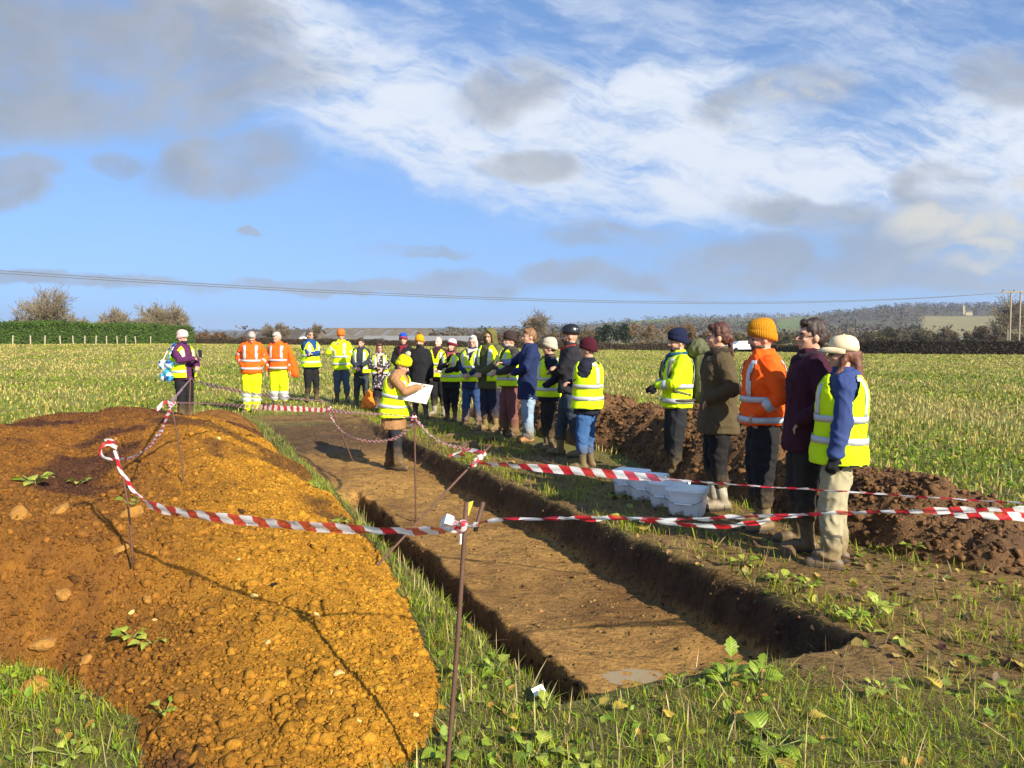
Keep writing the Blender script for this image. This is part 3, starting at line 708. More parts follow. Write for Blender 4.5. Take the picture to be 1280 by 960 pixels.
    if vest:
        off = .020
        def kv(x, y, z, a):
            if abs(x) > .1 and ((z - 1.405) / .155) ** 2 + ((y - .005) / .088) ** 2 < 1: return False
            if z > 1.39 and abs(x) > .165 * b: return False
            if y < 0 and z > 1.26 and abs(x) < .012 + (z - 1.26) * .36: return False
            if y > 0 and z > 1.43 and abs(x) < .05: return False
            if vest_open and y < 0 and abs(x) < .075: return False
            return True
        vo = strip(root, vest_hem, 1.465, off, kv, 'vest', vest, int(84 * max(1, detail) ** 1.6), int(34 * max(1, detail) ** 1.6), .006)
        co = np.array([v.co for v in vo.data.vertices]); n_ = fbm(co[:, 0] * 10, co[:, 1] * 10, co[:, 2] * 9, oct=3, seed=sd + 9)
        rad = co.copy(); rad[:, 2] = 0; rad /= np.linalg.norm(rad, axis=1)[:, None] + 1e-6
        fl_ = (.03 * sst(1.1, vest_hem, co[:, 2]))[:, None]
        n2_ = 1 - np.abs(vnoise(co[:, 0] * 5, co[:, 1] * 5, co[:, 2] * 9 + (co[:, 0] - co[:, 1]) * 9, seed=sd + 2)); co = co + rad * (np.abs(n_)[:, None] * .012 + (n2_ ** 5 * .010)[:, None] + fl_ * .5); vo.data.vertices.foreach_set('co', co.astype(np.float32).ravel()); vo.data.update()
        if detail >= .95: strip(vo, vest_hem - .003, vest_hem + .010, off + .022, None, 'hem_trim', fabric('trim', (.02, .02, .02)), nz=2)
        op = (lambda x, y, z, a: not (y < 0 and abs(x) < .075)) if vest_open else None
        strip(vo, 1.115, 1.165, off + .016, op, n=44); strip(vo, .955, 1.005, off + .024, op, n=44)
        for sx in (-1, 1):
            for sy in (-1, 1): strip(vo, 1.165, 1.455 if sy > 0 else 1.40, off + .012, lambda x, y, z, a: .085 * b < x * sx < .135 * b and y * sy > 0, n=76, nz=10)
    if bands:
        strip(jo, 1.09, 1.14, .014); strip(jo, .92, .97, .016)
        for sx in (-1, 1):
            for sy in (-1, 1): strip(jo, 1.14, 1.44, .013, lambda x, y, z, a: .085 * b < x * sx < .13 * b and y * sy > 0, n=76, nz=10)
        for sgn in (-1, 1): sleeve_band(jo, sgn, .62, 0, .069); sleeve_band(jo, sgn, .50, 1, .060)
    # --- head wear and hair
    def loft(name, mat, prof, par, seg=28, tilt=.22, c=(0, .010)):
        """rings of (z, rx, ry) round the head, the back lower than the front"""
        V = []
        for z, rx, ry in prof:
            for j in range(seg):
                a = 2 * math.pi * j / seg; x, y = rx * math.cos(a), ry * math.sin(a); f = min(1.0, max(0.0, (1.775 - z) / .13)); V.append(Hd((c[0] + x, c[1] + y, z - y * tilt * f)))
        n = len(prof); Fc = [tuple(q) for q in grid_faces(n, seg, True)]; Fc.append(tuple((n - 1) * seg + j for j in range(seg))); Fc.append(tuple(range(seg - 1, -1, -1)))
        return link(name, py_mesh(name, V, Fc), mat, par, True)
    hm = hair_mat(hairc)
    if hat == 'beanie' or hat == 'bobble':
        bo = loft('beanie', knit_mat(hatc), [(1.640, .084, .106), (1.685, .094, .117), (1.725, .094, .116), (1.758, .084, .104), (1.782, .062, .079), (1.796, .032, .042), (1.799, .006, .008)], root, tilt=.34)
        loft('cuff', knit_mat(cuffc or tuple(np.array(hatc) * .9)), [(1.622, .086, .108), (1.624, .096, .119), (1.650, .1005, .123), (1.680, .1005, .124), (1.688, .092, .114)], bo, tilt=.34)
        if hat == 'bobble':
            pr = Prim(); pr.ell((0, .012, 1.822), (.044, .044, .042), Hd, 14, 10); co = np.array(pr.V); j = rng.uniform(.80, 1.2, len(co)); c0 = np.array(Hd((0, .012, 1.822))); co = c0 + (co - c0) * j[:, None]
            link('bobble', py_mesh('bobble', co, pr.F), knit_mat(bobble or hatc), bo)
    elif hat == 'cap':
        m_ = fabric('cap', hatc, .85, .08)
        bo = loft('cap', m_, [(1.650, .084, .106), (1.68, .088, .109), (1.715, .085, .104), (1.742, .070, .087), (1.760, .045, .056), (1.768, .012, .015)], root, tilt=.12)
        V = []; n = 15
        for r_, dz_ in ((0, .0), (.5, -.004), (1, -.020)):
            for j in range(n):
                a = math.pi * (1.0 + j / (n - 1)); x = .080 * math.cos(a); y = .106 * math.sin(a); V.append(Hd((x, .010 + y * (1 + .0) - r_ * .085 * abs(math.sin(a)) ** .6, 1.664 - y * .12 + dz_ * 1.4 - .012 * abs(math.cos(a)) ** 2 * r_)))
        o = link('brim', py_mesh('brim', V, [tuple(f) for f in grid_faces(3, n)]), m_, bo, True); q = o.modifiers.new('thickness', 'SOLIDIFY'); q.thickness = .005
        e = Prim(); e.ell((0, .010, 1.770), (.008, .008, .005), Hd, 8, 5); link('button', py_mesh('button', e.V, e.F), m_, bo, True)
    elif hat == 'helmet':
        bo = loft('helmet', plain('helmet_shell', hatc, .28, .02, 10, 0), [(1.648, .094, .117), (1.66, .100, .124), (1.70, .103, .128), (1.735, .096, .119), (1.765, .077, .096), (1.785, .046, .058), (1.792, .012, .015)], root, tilt=.10)
        e = Prim(); e.cone(Hd((-.086, -.02, 1.66)), .005, Hd((-.05, -.055, 1.535)), .005, 6, 2); e.cone(Hd((.086, -.02, 1.66)), .005, Hd((.05, -.055, 1.535)), .005, 6, 2); link('chin_strap', py_mesh('chin_strap', e.V, e.F), GLASS_FR, bo, True)
        for zz_ in (1.69, 1.715):
            e = Prim(); e.ell((.055, .085, zz_), (.016, .030, .006), Hd, 8, 5); link('sticker', py_mesh('sticker', e.V, e.F), plain('white_sticker', (.7, .7, .7), .4, 0), bo, True)
    elif hat == 'hood':
        pr = Prim(); pr.ell((0, .045, 1.640), (.112, .112, .135), Hd, 16, 10); pr.cone(L((0, .06, 1.44)), .10, Hd((0, .05, 1.58)), .105)
        for sx in (-1, 1): pr.cone(Hd((sx * .075, -.045, 1.55)), .022, Hd((sx * .078, -.050, 1.68)), .024); pr.cone(Hd((sx * .078, -.050, 1.68)), .024, Hd((0, -.050, 1.755)), .024)
        fused('hood', pr, fabric('hood', hatc), root, .011, 2, None, folds(.006, 14, 14, sd + 5))
    if hair:
        pr = Prim()
        pr.ell((0, .024, 1.662), (.083, .098, .104), Hd, 16, 10); pr.ell((0, .055, 1.625), (.078, .068, .085), Hd)
        pr.ell((0, -.045, 1.722), (.060, .045, .030), Hd)
        if hair in ('long', 'bob'):
            for sx in (-1, 1): pr.cone(Hd((sx * .070, .015, 1.64)), .028, Hd((sx * .074, .02, 1.54)), .026)
            pr.cone(Hd((0, .07, 1.62)), .06, Hd((0, .075, 1.52)), .055)
        if hair == 'long':
            for sx in (-1, 1): pr.cone(Hd((sx * .072, .01, 1.55)), .030, L((sx * .085, -.035, 1.40)), .026)
            pr.cone(Hd((0, .085, 1.56)), .06, L((0, .12, 1.40)), .045)
        if hair == 'tied':
            pr.ell((0, .105, 1.60), (.040, .040, .045), Hd); pr.cone(Hd((0, .11, 1.59)), .026, L((0, .125, 1.44)), .018)
        def rag(co, no): 
            x, y, z = co.T; n = fbm(x * 55, y * 55, z * 22, oct=3, seed=sd + 21); return co + no * (n * .011)[:, None]
        fused('hair', pr, hm, root, .009, 1, None, rag)
    if short_hair:      # hair showing under a hat
        pr = Prim(); pr.ell((0, .045, 1.615), (.079, .070, .062), Hd)
        if short_hair == 'long': 
            for sx in (-1, 1): pr.cone(Hd((sx * .070, .015, 1.62)), .026, L((sx * .088, -.05, 1.42)), .022)
            pr.cone(Hd((0, .08, 1.60)), .055, L((0, .11, 1.42)), .045)
        fused('hair', pr, hm, root, .010, 1, None, folds(.012, 40, 20, sd + 3))
    if beard:
        pr = Prim(); pr.ell((0, -.052, 1.545), (.052, .048, .036), Hd); pr.ell((0, -.02, 1.555), (.062, .060, .030), Hd); pr.ell((0, -.092, 1.577), (.026, .012, .007), Hd)
        fused('beard', pr, hair_mat(beard), root, .008, 1, None, folds(.006, 60, 60, sd + 3))
    if mask:
        pr = Prim(); pr.ell((0, -.045, 1.565), (.064, .068, .045), Hd); pr.ell((0, .0, 1.52), (.075, .078, .04), Hd); fused('neck_gaiter', pr, fabric('gaiter', mask), root, .010, 2)
    if glasses:
        pr = Prim()
        for sx in (-1, 1):
            n = 14; c0 = (sx * .031, -.094, 1.622)
            for j in range(n):
                a0, a1 = 2 * math.pi * j / n, 2 * math.pi * (j + 1) / n; q = lambda a: Hd((c0[0] + .023 * math.cos(a), c0[1] + .004 * abs(math.cos(a)), c0[2] + .017 * math.sin(a)))
                pr.cone(q(a0), .0026, q(a1), .0026, 5, 1)
            pr.cone(Hd((sx * .054, -.090, 1.626)), .0026, Hd((sx * .077, .012, 1.624)), .0026, 5, 1)
        pr.cone(Hd((-.009, -.096, 1.626)), .0026, Hd((.009, -.096, 1.626)), .0026, 5, 1)
        link('glasses', py_mesh('glasses', pr.V, pr.F), GLASS_FR, root, True)
    if scarf:
        pr = Prim()
        for j in range(12):
            a0, a1 = 2 * math.pi * j / 12, 2 * math.pi * (j + 1) / 12; q = lambda a: L((.085 * math.cos(a), .085 * math.sin(a) - .01, 1.475 + .02 * math.sin(a)))
            pr.cone(q(a0), .034, q(a1), .034, 8, 2)
        pr.cone(L((-.03, -.10, 1.46)), .032, L((-.05, -.135, 1.28)), .030)
        fused('scarf', pr, fabric('scarf', scarf, .95, .2), root, .012, 2, None, folds(.012, 16, 18, sd + 8))
    if gloves:
        for sgn in (-1, 1):
            S_, E_, W_ = arm[sgn]; pr = Prim(); d = (W_ - E_).normalized()
            hand_prims(pr, W_, d, Vector((0, -.3, 1)) if W_.z > .95 else Vector((sgn, 0, .1)), -sgn, 1.06, .004); pr.cone(W_ - d * .04, .034, W_ + d * .02, .032)
            fused('glove', pr, fabric('glove', gloves), root, .008, 1)
    root_pts = dict(root=root, k=k, p=p, alpha=alpha, arm=arm, L=L, Hd=Hd, jacket=jo, ring=ring)
    root_pts['w'] = lambda q: Matrix.Translation(p) @ Matrix.Rotation(alpha, 4, 'Z') @ Matrix.Diagonal((k, k, k, 1)) @ Vector(q)
    return root_pts

NAVY = (.018, .028, .085); BLACK = (.012, .012, .014); DENIM = (.045, .11, .30); OLIVE = (.085, .085, .035)
P = {}
P[1] = person(232, 526, 412, -62, 'person in a pale pink hat and plum jacket holding up a phone', pose='phone', jacket=(.09, .018, .075), vest=HV_Y, vest_open=True, trousers=BLACK, shoe=(.05, .05, .05), hat='beanie', hatc=(.85, .60, .56), mask=(.035, .02, .06), detail=.8, build=.98, pitch=.12, short_hair='s')
P[2] = person(315, 516, 413, -12, 'grey haired person in orange jacket and yellow trousers with head bowed down', pose='jacket_pockets', jmat=HV_O, hem=.84, bands=True, tmat=HV_T, tbands=True, trousers=(0, 0, 0), shoe=(.08, .05, .03), hair='short', hairc=(.36, .33, .30), pitch=.60, yaw=.25, detail=.8, build=1.04, baggy=1.12, lean=.06)
P[3] = person(350, 512, 415, 5, 'person in orange top and yellow trousers with a spare jacket over one arm', pose='down', jmat=HV_O, hem=.92, bands=True, tmat=HV_T, tbands=True, shoe=(.05, .035, .02), boots=(.05, .04, .03), boot_top=.30, hair='short', hairc=(.42, .37, .33), pitch=.30, yaw=-.1, detail=.75, build=1.08, baggy=1.12)
P[4] = person(390, 503, 413, -48, 'person in glasses with arms folded in a blue coat and yellow vest', pose='crossed', jacket=(.012, .055, .19), vest=HV_Y, hem=.82, trousers=BLACK, boots=(.03, .03, .03), boot_top=.36, hair='short', hairc=(.10, .08, .07), glasses=True, detail=.7, hood_down=(.015, .015, .03), build=.98)
P[5] = person(428, 503, 411, 4, 'person in an orange beanie and yellow jacket with one hand at the mouth', pose='mouth', jmat=HV_Y, hem=.80, bands=True, trousers=(.06, .085, .13), boots=(.025, .025, .025), boot_top=.34, hat='beanie', hatc=(.95, .20, .03), detail=.7, pitch=.25, yaw=.2, build=1.06)
P[6] = person(452, 507, 423, 5, 'young dark haired person in a dark jacket and thin vest beside the orange bag', pose='clasp', jacket=(.030, .034, .050), vest=HV_Y, vest_open=True, trousers=(.04, .05, .055), boots=(.035, .03, .02), boot_top=.3, hair='short', hairc=(.045, .03, .02), detail=.7, pitch=.15)
flo = None
_fm, _ft, _fb = new_mat('flower_print'); _o = _ft.node('ShaderNodeTexCoord').outputs['Object']; _v = _ft.node('ShaderNodeTexVoronoi'); _v.inputs['Scale'].default_value = 17; _ft.l.new(_o, _v.inputs['Vector'])
_ft.l.new(_ft.mix(_ft.sstep(_v.outputs['Distance'], .42, .34), (.018, .016, .022), (.40, .33, .34)), _fb.inputs['Base Color']); _fb.inputs['Roughness'].default_value = .9
P[7] = person(476, 512, 430, -10, 'long brown haired person in a dark flower print coat with a yellow vest', pose='belly', jmat=_fm, hem=.56, flare=.06, vest=HV_Y, vest_open=True, vest_hem=1.0, trousers=BLACK, shoe=(.5, .48, .46), hair='long', hairc=(.11, .035, .02), glasses=True, detail=.7, scarf=(.45, .38, .33), build=.95)
P[8] = person(505, 511, 416, 5, 'person in a bright blue knitted hat and dark red scarf behind the others', pose='clasp', jacket=BLACK, trousers=BLACK, boots=BLACK, boot_top=.3, hat='beanie', hatc=(.02, .09, .55), cuffc=(.35, .05, .08), scarf=(.20, .015, .03), detail=.7)
P[9] = person(526, 523, 418, 12, 'person in a mustard bobble hat and long black coat', pose='down', jacket=BLACK, hem=.74, trousers=(.035, .035, .04), boots=(.05, .05, .05), boot_top=.36, hat='bobble', hatc=(.85, .38, .01), bobble=(.25, .16, .07), mask=(.02, .02, .02), detail=.75, build=1.02)
P[10] = person(492, 585, 437, -78, 'person in a yellow bobble hat and brown coat writing in the trench', z0=-.24, pose='write', jacket=(.33, .175, .075), hem=.62, vest=HV_Y, vest_hem=.80, trousers=(.022, .024, .028), shoe=(.09, .055, .03), hat='bobble', hatc=(.72, .70, .01), bobble=(.50, .47, .30), cuffc=(.62, .66, .01), hood_down=(.05, .07, .35), lean=.16, pitch=.35, stride=.13, stance=.09, detail=1.0, build=1.03, hatz=.09)
P[11] = person(549, 519, 421, 18, 'bald headed person in a yellow vest behind the red and white hat', pose='clasp', jacket=(.05, .015, .025), vest=HV_Y, trousers=BLACK, boots=(.45, .44, .42), boot_top=.33, hair=None, skin=(.66, .40, .31), detail=.7)
P[12] = person(564, 526, 423, 22, 'person in a red hat with a white top hugging both arms over a yellow vest', pose='hugging', jacket=BLACK, hem=.70, vest=HV_Y, trousers=BLACK, boots=BLACK, boot_top=.3, hat='beanie', hatc=(.72, .66, .66), cuffc=(.22, .02, .04), short_hair='long', hairc=(.10, .03, .02), scarf=(.25, .05, .07), detail=.75, build=.97)
P[13] = person(590, 531, 420, 20, 'white haired person in a navy coat, yellow vest, pale scarf and blue jeans', pose='clasp', jacket=NAVY, hem=.72, vest=HV_Y, trousers=(.028, .060, .16), shoe=(.08, .04, .025), hair='bob', hairc=(.50, .47, .43), scarf=(.55, .47, .40), glasses=True, detail=.75, yaw=.1)
P[14] = person(613, 538, 408, 38, 'tall person in an olive hooded coat with yellow vest and tan wellingtons', pose='clasp', jacket=OLIVE, hem=.72, vest=HV_Y, vest_open=True, trousers=(.02, .022, .045), boots=(.26, .17, .06), boot_top=.42, hat='hood', hatc=(.12, .11, .035), detail=.8, build=1.05, pitch=.1)
P[15] = person(637, 545, 413, 62, 'person in a brown beanie and yellow vest with plum brown trousers', pose='belly', jacket=(.045, .042, .035), hem=.84, vest=HV_Y, trousers=(.17, .065, .06), shoe=(.05, .045, .045), hat='beanie', hatc=(.055, .035, .032), detail=.85, beard=(.35, .33, .30), build=1.02)
P[16] = person(661, 552, 411, 80, 'fair haired person in a long navy parka and pale blue jeans', pose='point', jacket=(.014, .024, .080), hem=.66, trousers=(.26, .36, .46), shoe=(.55, .20, .03), hair='short', hairc=(.20, .095, .035), detail=.85, hood_down=(.014, .024, .080))
P[17] = person(686, 562, 421, 88, 'person in a cream beanie, black coat with yellow vest and black muddy trousers', pose='jacket_pockets', jacket=(.014, .016, .03), hem=.78, vest=HV_Y, trousers=(.022, .018, .014), boots=(.06, .05, .03), boot_top=.36, hat='beanie', hatc=(.62, .55, .42), scarf=(.10, .055, .03), detail=.9, short_hair='s')
P[18] = person(712, 570, 404, 92, 'person in a black helmet with dark jeans and tall brown boots', pose='crossed', jacket=(.02, .02, .025), hem=.86, trousers=(.035, .05, .07), boots=(.20, .11, .04), boot_top=.42, hat='helmet', hatc=(.014, .014, .016), hairc=(.03, .015, .01), beard=(.035, .02, .012), scarf=(.30, .03, .015), detail=.95, stride=.14, build=1.0)
P[19] = person(733, 586, 421, 112, 'person in a maroon beanie with yellow vest, blue jeans and green wellingtons', pose='crossed', jacket=(.014, .016, .03), hem=.76, vest=HV_Y, vest_hem=.84, trousers=(.045, .115, .27), boots=(.10, .085, .035), boot_top=.42, hat='beanie', hatc=(.075, .012, .022), detail=1.0, build=1.02)
P[20] = person(843, 599, 409, 82, 'person in a navy beanie and yellow hi-vis jacket with a big rucksack on the back', pose='belly', jmat=HV_Y, hem=.86, bands=True, trousers=(.018, .019, .021), shoe=(.10, .05, .025), hat='beanie', hatc=(.016, .020, .055), beard=(.05, .03, .02), gloves=(.012, .013, .02), scarf=(.015, .075, .12), detail=1.05)
P[21] = person(897, 634, 404, 96, 'brown haired person in a waxed olive brown jacket and muddy pale wellingtons', pose='jacket_pockets', jacket=(.085, .062, .030), hem=.72, flare=.10, trousers=(.014, .013, .013), boots=(.50, .48, .40), boot_top=.42, hair='tied', hairc=(.075, .022, .012), scarf=(.035, .024, .016), detail=1.15, build=1.0)
P[22] = person(953, 659, 396, 90, 'person in a mustard beanie and orange hi-vis jacket with black work trousers', pose='jacket_pockets', jmat=HV_O, hem=.90, bands=True, trousers=(.016, .016, .017), boots=(.20, .15, .07), boot_top=.40, hat='beanie', hatc=(.60, .25, .015), beard=(.05, .025, .015), detail=1.25, build=1.04, baggy=1.06)
P[23] = person(1003, 684, 398, 98, 'dark haired person in glasses and a maroon jacket beside the one in a cap', pose='jacket_pockets', jacket=(.045, .010, .022), hem=.76, trousers=(.03, .025, .02), boots=(.07, .05, .025), boot_top=.40, hair='short', hairc=(.035, .018, .012), glasses=True, detail=1.2, build=.98, scarf=(.03, .018, .025))
P[24] = person(1043, 706, 411, 112, 'person in a cream cap and blue jacket with yellow vest and khaki trousers', pose='down', jacket=(.034, .056, .165), hem=.80, vest=HV_Y, vest_hem=.80, trousers=(.36, .32, .20), shoe=(.13, .10, .07), hat='cap', hatc=(.74, .60, .38), short_hair='long', hairc=(.13, .045, .022), glasses=True, gloves=(.015, .015, .02), detail=1.35, hood_down=(.036, .060, .19), build=.97)
flush()
# ------------------------------------------------------------------ iron pins and barrier tape
RUST = plain('rusty_iron', (.105, .050, .030), .75, .25, 40, .5, 140, .002)
def rod(name, label, cat, p0, p1, r, mat=RUST, group=None, bend=.0):
    p0, p1 = Vector(p0), Vector(p1); V = []; n = 9; seg = 8; d = (p1 - p0).normalized(); a = d.orthogonal().normalized(); b = d.cross(a)
    for i in range(n):
        c = p0.lerp(p1, i / (n - 1)) + a * bend * math.sin(math.pi * i / (n - 1)); rr = r * (1 + .06 * math.sin(i * 2.7))
        V += [c + (a * math.cos(2 * math.pi * j / seg) + b * math.sin(2 * math.pi * j / seg)) * rr for j in range(seg)]
    F_ = [tuple(f) for f in grid_faces(n, seg, True)] + [tuple(range(seg - 1, -1, -1)), tuple((n - 1) * seg + j for j in range(seg))]
    o = Vector(p0); me = py_mesh(name, [v - o for v in V], F_)
    ob = link(name, me, mat, None, True); ob.location = o; return tag(ob, label, cat, group)
GP = 'iron pins holding the barrier tape'
A0 = on_plane(555, 990, 0); A1 = at_depth(583, 628, A0[1] + .03); A1m = A0 + (A1 - A0) * 1.0
rod('iron_pin', 'near rusty iron pin with the big red and white tape knot', 'iron pin', A0 - (0, 0, .05), A1, .0085, group=GP, bend=.006)
rod('iron_rod', 'short rusty rod end sticking up out of the near tape knot', 'iron rod', at_depth(594, 664, 2.80), at_depth(604, 628, 2.86), .0085)
B1 = at_depth(143, 552, 4.05); B0 = at_depth(166, 708, 4.0); rod('iron_pin', 'thin iron pin leaning in the orange heap with a curl of tape on top', 'iron pin', B0, B1, .0055, group=GP, bend=.02)
C1 = at_depth(212, 497, 6.15); C0 = at_depth(233, 632, 6.1); rod('iron_pin', 'thin iron pin standing in the orange heap below a small red knot', 'iron pin', C0, C1, .0065, group=GP, bend=.015)
D1 = at_depth(238, 471, 14.0); D0 = at_depth(236, 529, 14.0); rod('iron_pin', 'iron pin standing in front of the dark trousers of the pink hatted person', 'iron pin', D0, D1, .014, group=GP)
def fz(px, py, z0=-.3):
    p = on_plane(px, py, z0)
    for _ in range(6): p = on_plane(px, py, gz1(p[0], p[1]))
    return p
E0 = fz(443, 577); E1 = at_depth(411, 503, E0[1] - .2); rod('iron_pin', 'iron pin leaning left at the far end of the trench floor', 'iron pin', E0 - (0, 0, .05), E1, .011, group=GP)
F0 = fz(520, 653); F1 = at_depth(518, 521, F0[1]); rod('iron_pin', 'upright iron pin on the trench floor beside the person writing', 'iron pin', F0 - (0, 0, .05), F1, .010, group=GP)
G0 = on_plane(453, 728, .02); G1 = at_depth(614, 556, 5.75); rod('iron_pin', 'iron pin leaning far over the trench with tape wound round its top', 'iron pin', G0, G1, .009, group=GP, bend=.008)

tm_, t_, b_ = new_mat('barrier_tape_film')
uvn = t_.node('ShaderNodeUVMap'); uvn.uv_map = 'UVMap'; u_, v_, _z = t_.sep(uvn.outputs[0])
ph_ = t_.m('FRACT', t_.m('DIVIDE', t_.m('ADD', u_, t_.m('MULTIPLY', v_, .045)), .15)); st_ = t_.m('GREATER_THAN', ph_, .5)
t_.l.new(t_.mix(st_, (.86, .86, .86), (.62, .018, .035)), b_.inputs['Base Color']); b_.inputs['Roughness'].default_value = .38
tcol = b_.inputs['Base Color'].links[0].from_socket; tr_ = t_.node('ShaderNodeBsdfTranslucent'); t_.l.new(tcol, tr_.inputs[0]); tp_ = t_.node('ShaderNodeBsdfTransparent')
m1_ = t_.node('ShaderNodeMixShader'); m1_.inputs[0].default_value = .35; m2_ = t_.node('ShaderNodeMixShader'); m2_.inputs[0].default_value = .22
t_.l.new(b_.outputs[0], m1_.inputs[1]); t_.l.new(tr_.outputs[0], m1_.inputs[2]); t_.l.new(m1_.outputs[0], m2_.inputs[1]); t_.l.new(tp_.outputs[0], m2_.inputs[2])     # thin film lets some light through
t_.l.new(m2_.outputs[0], [q for q in t_.n if q.type == 'OUTPUT_MATERIAL'][0].inputs[0])
TAPE = tm_
def tape(label, pts, width=.05, twist=None, group='lengths of red and white barrier tape', n=90, crumple=.004, taper=None, u0=0.0, seed=0):
    """ribbon through world points; twist = angles (deg) of the ribbon's width off vertical at those points"""
    pts = [np.array(p, float) for p in pts]; m_ = len(pts); twist = twist or [0] * m_; taper = taper or [1] * m_
    q = [pts[0] * 2 - pts[1]] + pts + [pts[-1] * 2 - pts[-2]]; C = []; TWs = []; TP = []
    for i in range(m_ - 1):
        a, b, c, d = q[i:i + 4]; k = max(4, n // (m_ - 1))
        for j in range(k if i < m_ - 2 else k + 1):
            u = j / k; C.append(.5 * (2 * b + (c - a) * u + (2 * a - 5 * b + 4 * c - d) * u * u + (-a + 3 * b - 3 * c + d) * u ** 3))
            e = u * u * (3 - 2 * u); TWs.append(twist[i] + (twist[i + 1] - twist[i]) * e); TP.append(taper[i] + (taper[i + 1] - taper[i]) * e)
    C = np.array(C); tg = np.gradient(C, axis=0); tg /= np.linalg.norm(tg, axis=1)[:, None]; L_ = np.concatenate([[0], np.cumsum(np.linalg.norm(np.diff(C, axis=0), axis=1))])
    up = np.array([0, 0, 1.0]); V = []; UV = []; W = 5
    for i in range(len(C)):
        w0 = up - tg[i] * np.dot(up, tg[i])
        if np.linalg.norm(w0) < .25: w0 = np.array([0.3, -1.0, 0]) - tg[i] * np.dot(np.array([0.3, -1.0, 0]), tg[i])
        w0 /= np.linalg.norm(w0); nn = np.cross(tg[i], w0); a = R(TWs[i]); w = w0 * math.cos(a) + nn * math.sin(a); n2 = np.cross(tg[i], w)
        for j in range(W):
            f = j / (W - 1) - .5; V.append(C[i] + w * f * width * TP[i] + n2 * (crumple * math.sin(L_[i] * 37 + seed) * math.cos(f * 6) + crumple * 1.2 * math.sin(f * 9 + L_[i] * 11)))
            UV.append((L_[i] + u0, f + .5))
    o = V[0].copy(); me = np_mesh('barrier_tape', np.array(V) - o, grid_faces(len(C), W), uv=np.array(UV)); ob = link('barrier_tape', me, TAPE, None, True); ob.location = o
    return tag(ob, label, 'barrier tape', group)
K = at_depth(577, 660, A0[1] - .02)
ad = at_depth
tape('wide length of red and white tape sagging across the orange heap to the near pin', [ad(143, 563, 4.03), ad(152, 590, 3.95), ad(172, 618, 3.85), ad(198, 635, 3.7), ad(260, 645, 3.5), ad(340, 654, 3.3), ad(430, 661, 3.05), ad(520, 664, 2.85), K],
     .040, [75, 70, 55, 10, 8, 5, 10, 25, 60], n=140, taper=[.6, .6, .7, 1.05, 1.1, 1.05, .95, .8, .5])
tape('tape from the near pin running right past the buckets to the photo edge', [K + (.03, -.01, .01), ad(620, 650, 2.75), ad(700, 648, 2.85), ad(770, 648, 2.95), ad(860, 649, 3.05), ad(950, 645, 3.15), ad(1060, 641, 3.25), ad(1180, 638, 3.4), ad(1330, 636, 3.6)],
     .036, [70, 62, 66, 58, 70, 60, 64, 40, 15], n=140, seed=2)
tape('loose slack strand of tape hanging under the taut tape below the white buckets', [ad(800, 650, 2.97), ad(845, 655, 2.98), ad(900, 658, 3.0), ad(950, 652, 3.1), ad(1000, 645, 3.2)], .034, [80, 50, 35, 55, 80], n=60, u0=.05, seed=4)
tape('second folded strand of tape at the right photo edge', [ad(1170, 640, 3.42), ad(1215, 644, 3.47), ad(1260, 645, 3.5), ad(1330, 650, 3.6)], .040, [60, 20, 0, 0], n=50, u0=.03, seed=5)
tape('sagging tape between the curl topped pin and the small red knot', [ad(143, 572, 4.06), ad(160, 573, 4.35), ad(185, 560, 4.9), ad(203, 535, 5.6), ad(214, 507, 6.14)], .040, [60, 50, 55, 60, 70], n=80, taper=[.6, .9, 1, .8, .5], seed=6)
tape('curled loose end of tape on the pin in the orange heap', [ad(146, 560, 4.04), ad(134, 555, 4.0), ad(125, 561, 3.98), ad(129, 571, 4.0), ad(142, 575, 4.03)], .018, [20, 40, 60, 50, 30], n=50, seed=7)
tape('short white tail of tape sticking up at the pin in the orange heap', [ad(145, 557, 4.05), ad(139, 551, 4.06), ad(132, 549, 4.08)], .020, [50, 60, 70], n=16, u0=.08, seed=8)
tape('thin tape rising from the small red knot to the pin by the pink hatted person', [C1 + (0, 0, -.05), ad(224, 490, 9), ad(238, 474, 14.0)], .040, [70, 72, 70], n=50, seed=9)
tape('loose tail of tape hanging left from the small red knot', [ad(213, 503, 6.1), ad(206, 503, 6.0), ad(199, 509, 5.95), ad(195, 513, 5.9)], .030, [40, 50, 60, 60], n=24, seed=10)
tape('far tape running behind in front of the yellow trousers', [ad(239, 474, 14.0), ad(262, 481, 13.8), ad(310, 491, 13.0), ad(360, 497, 12.2), ad(409, 502, 11.35)], .075, [70, 20, 40, 60, 70], n=90, seed=11)
tape('tape from the small red knot across the trench head to the leaning far pin', [ad(216, 503, 6.15), ad(270, 505, 8.0), ad(330, 509, 9.8), ad(370, 511, 10.6), ad(411, 513, E1[1])], .075, [75, 70, 25, 15, 30], n=90, taper=[.5, .6, 1, 1, .9], seed=12)
tape('tape across the trench head ending at the upright pin beside the person writing', [ad(411, 513, E1[1]), ad(450, 516, 10.4), ad(485, 518, 9.2), ad(517, 522, F0[1])], .06, [20, 50, 65, 70], n=60, seed=13)
tape('slack loop of tape drooping into the far end of the trench', [ad(412, 514, E1[1]), ad(418, 528, 11), ad(432, 542, 10.5), ad(458, 551, 9.8), ad(490, 549, 9.0), ad(508, 538, 8.4), ad(517, 524, F0[1])], .045, [60, 50, 40, 40, 60, 70, 70], n=80, seed=14)
tape('tape from the upright pin curving down to the leaning pin', [ad(519, 523, F0[1]), ad(535, 541, 7.5), ad(555, 554, 6.9), ad(580, 561, 6.2), ad(606, 566, 5.68)], .045, [70, 60, 45, 40, 50], n=70, seed=15)
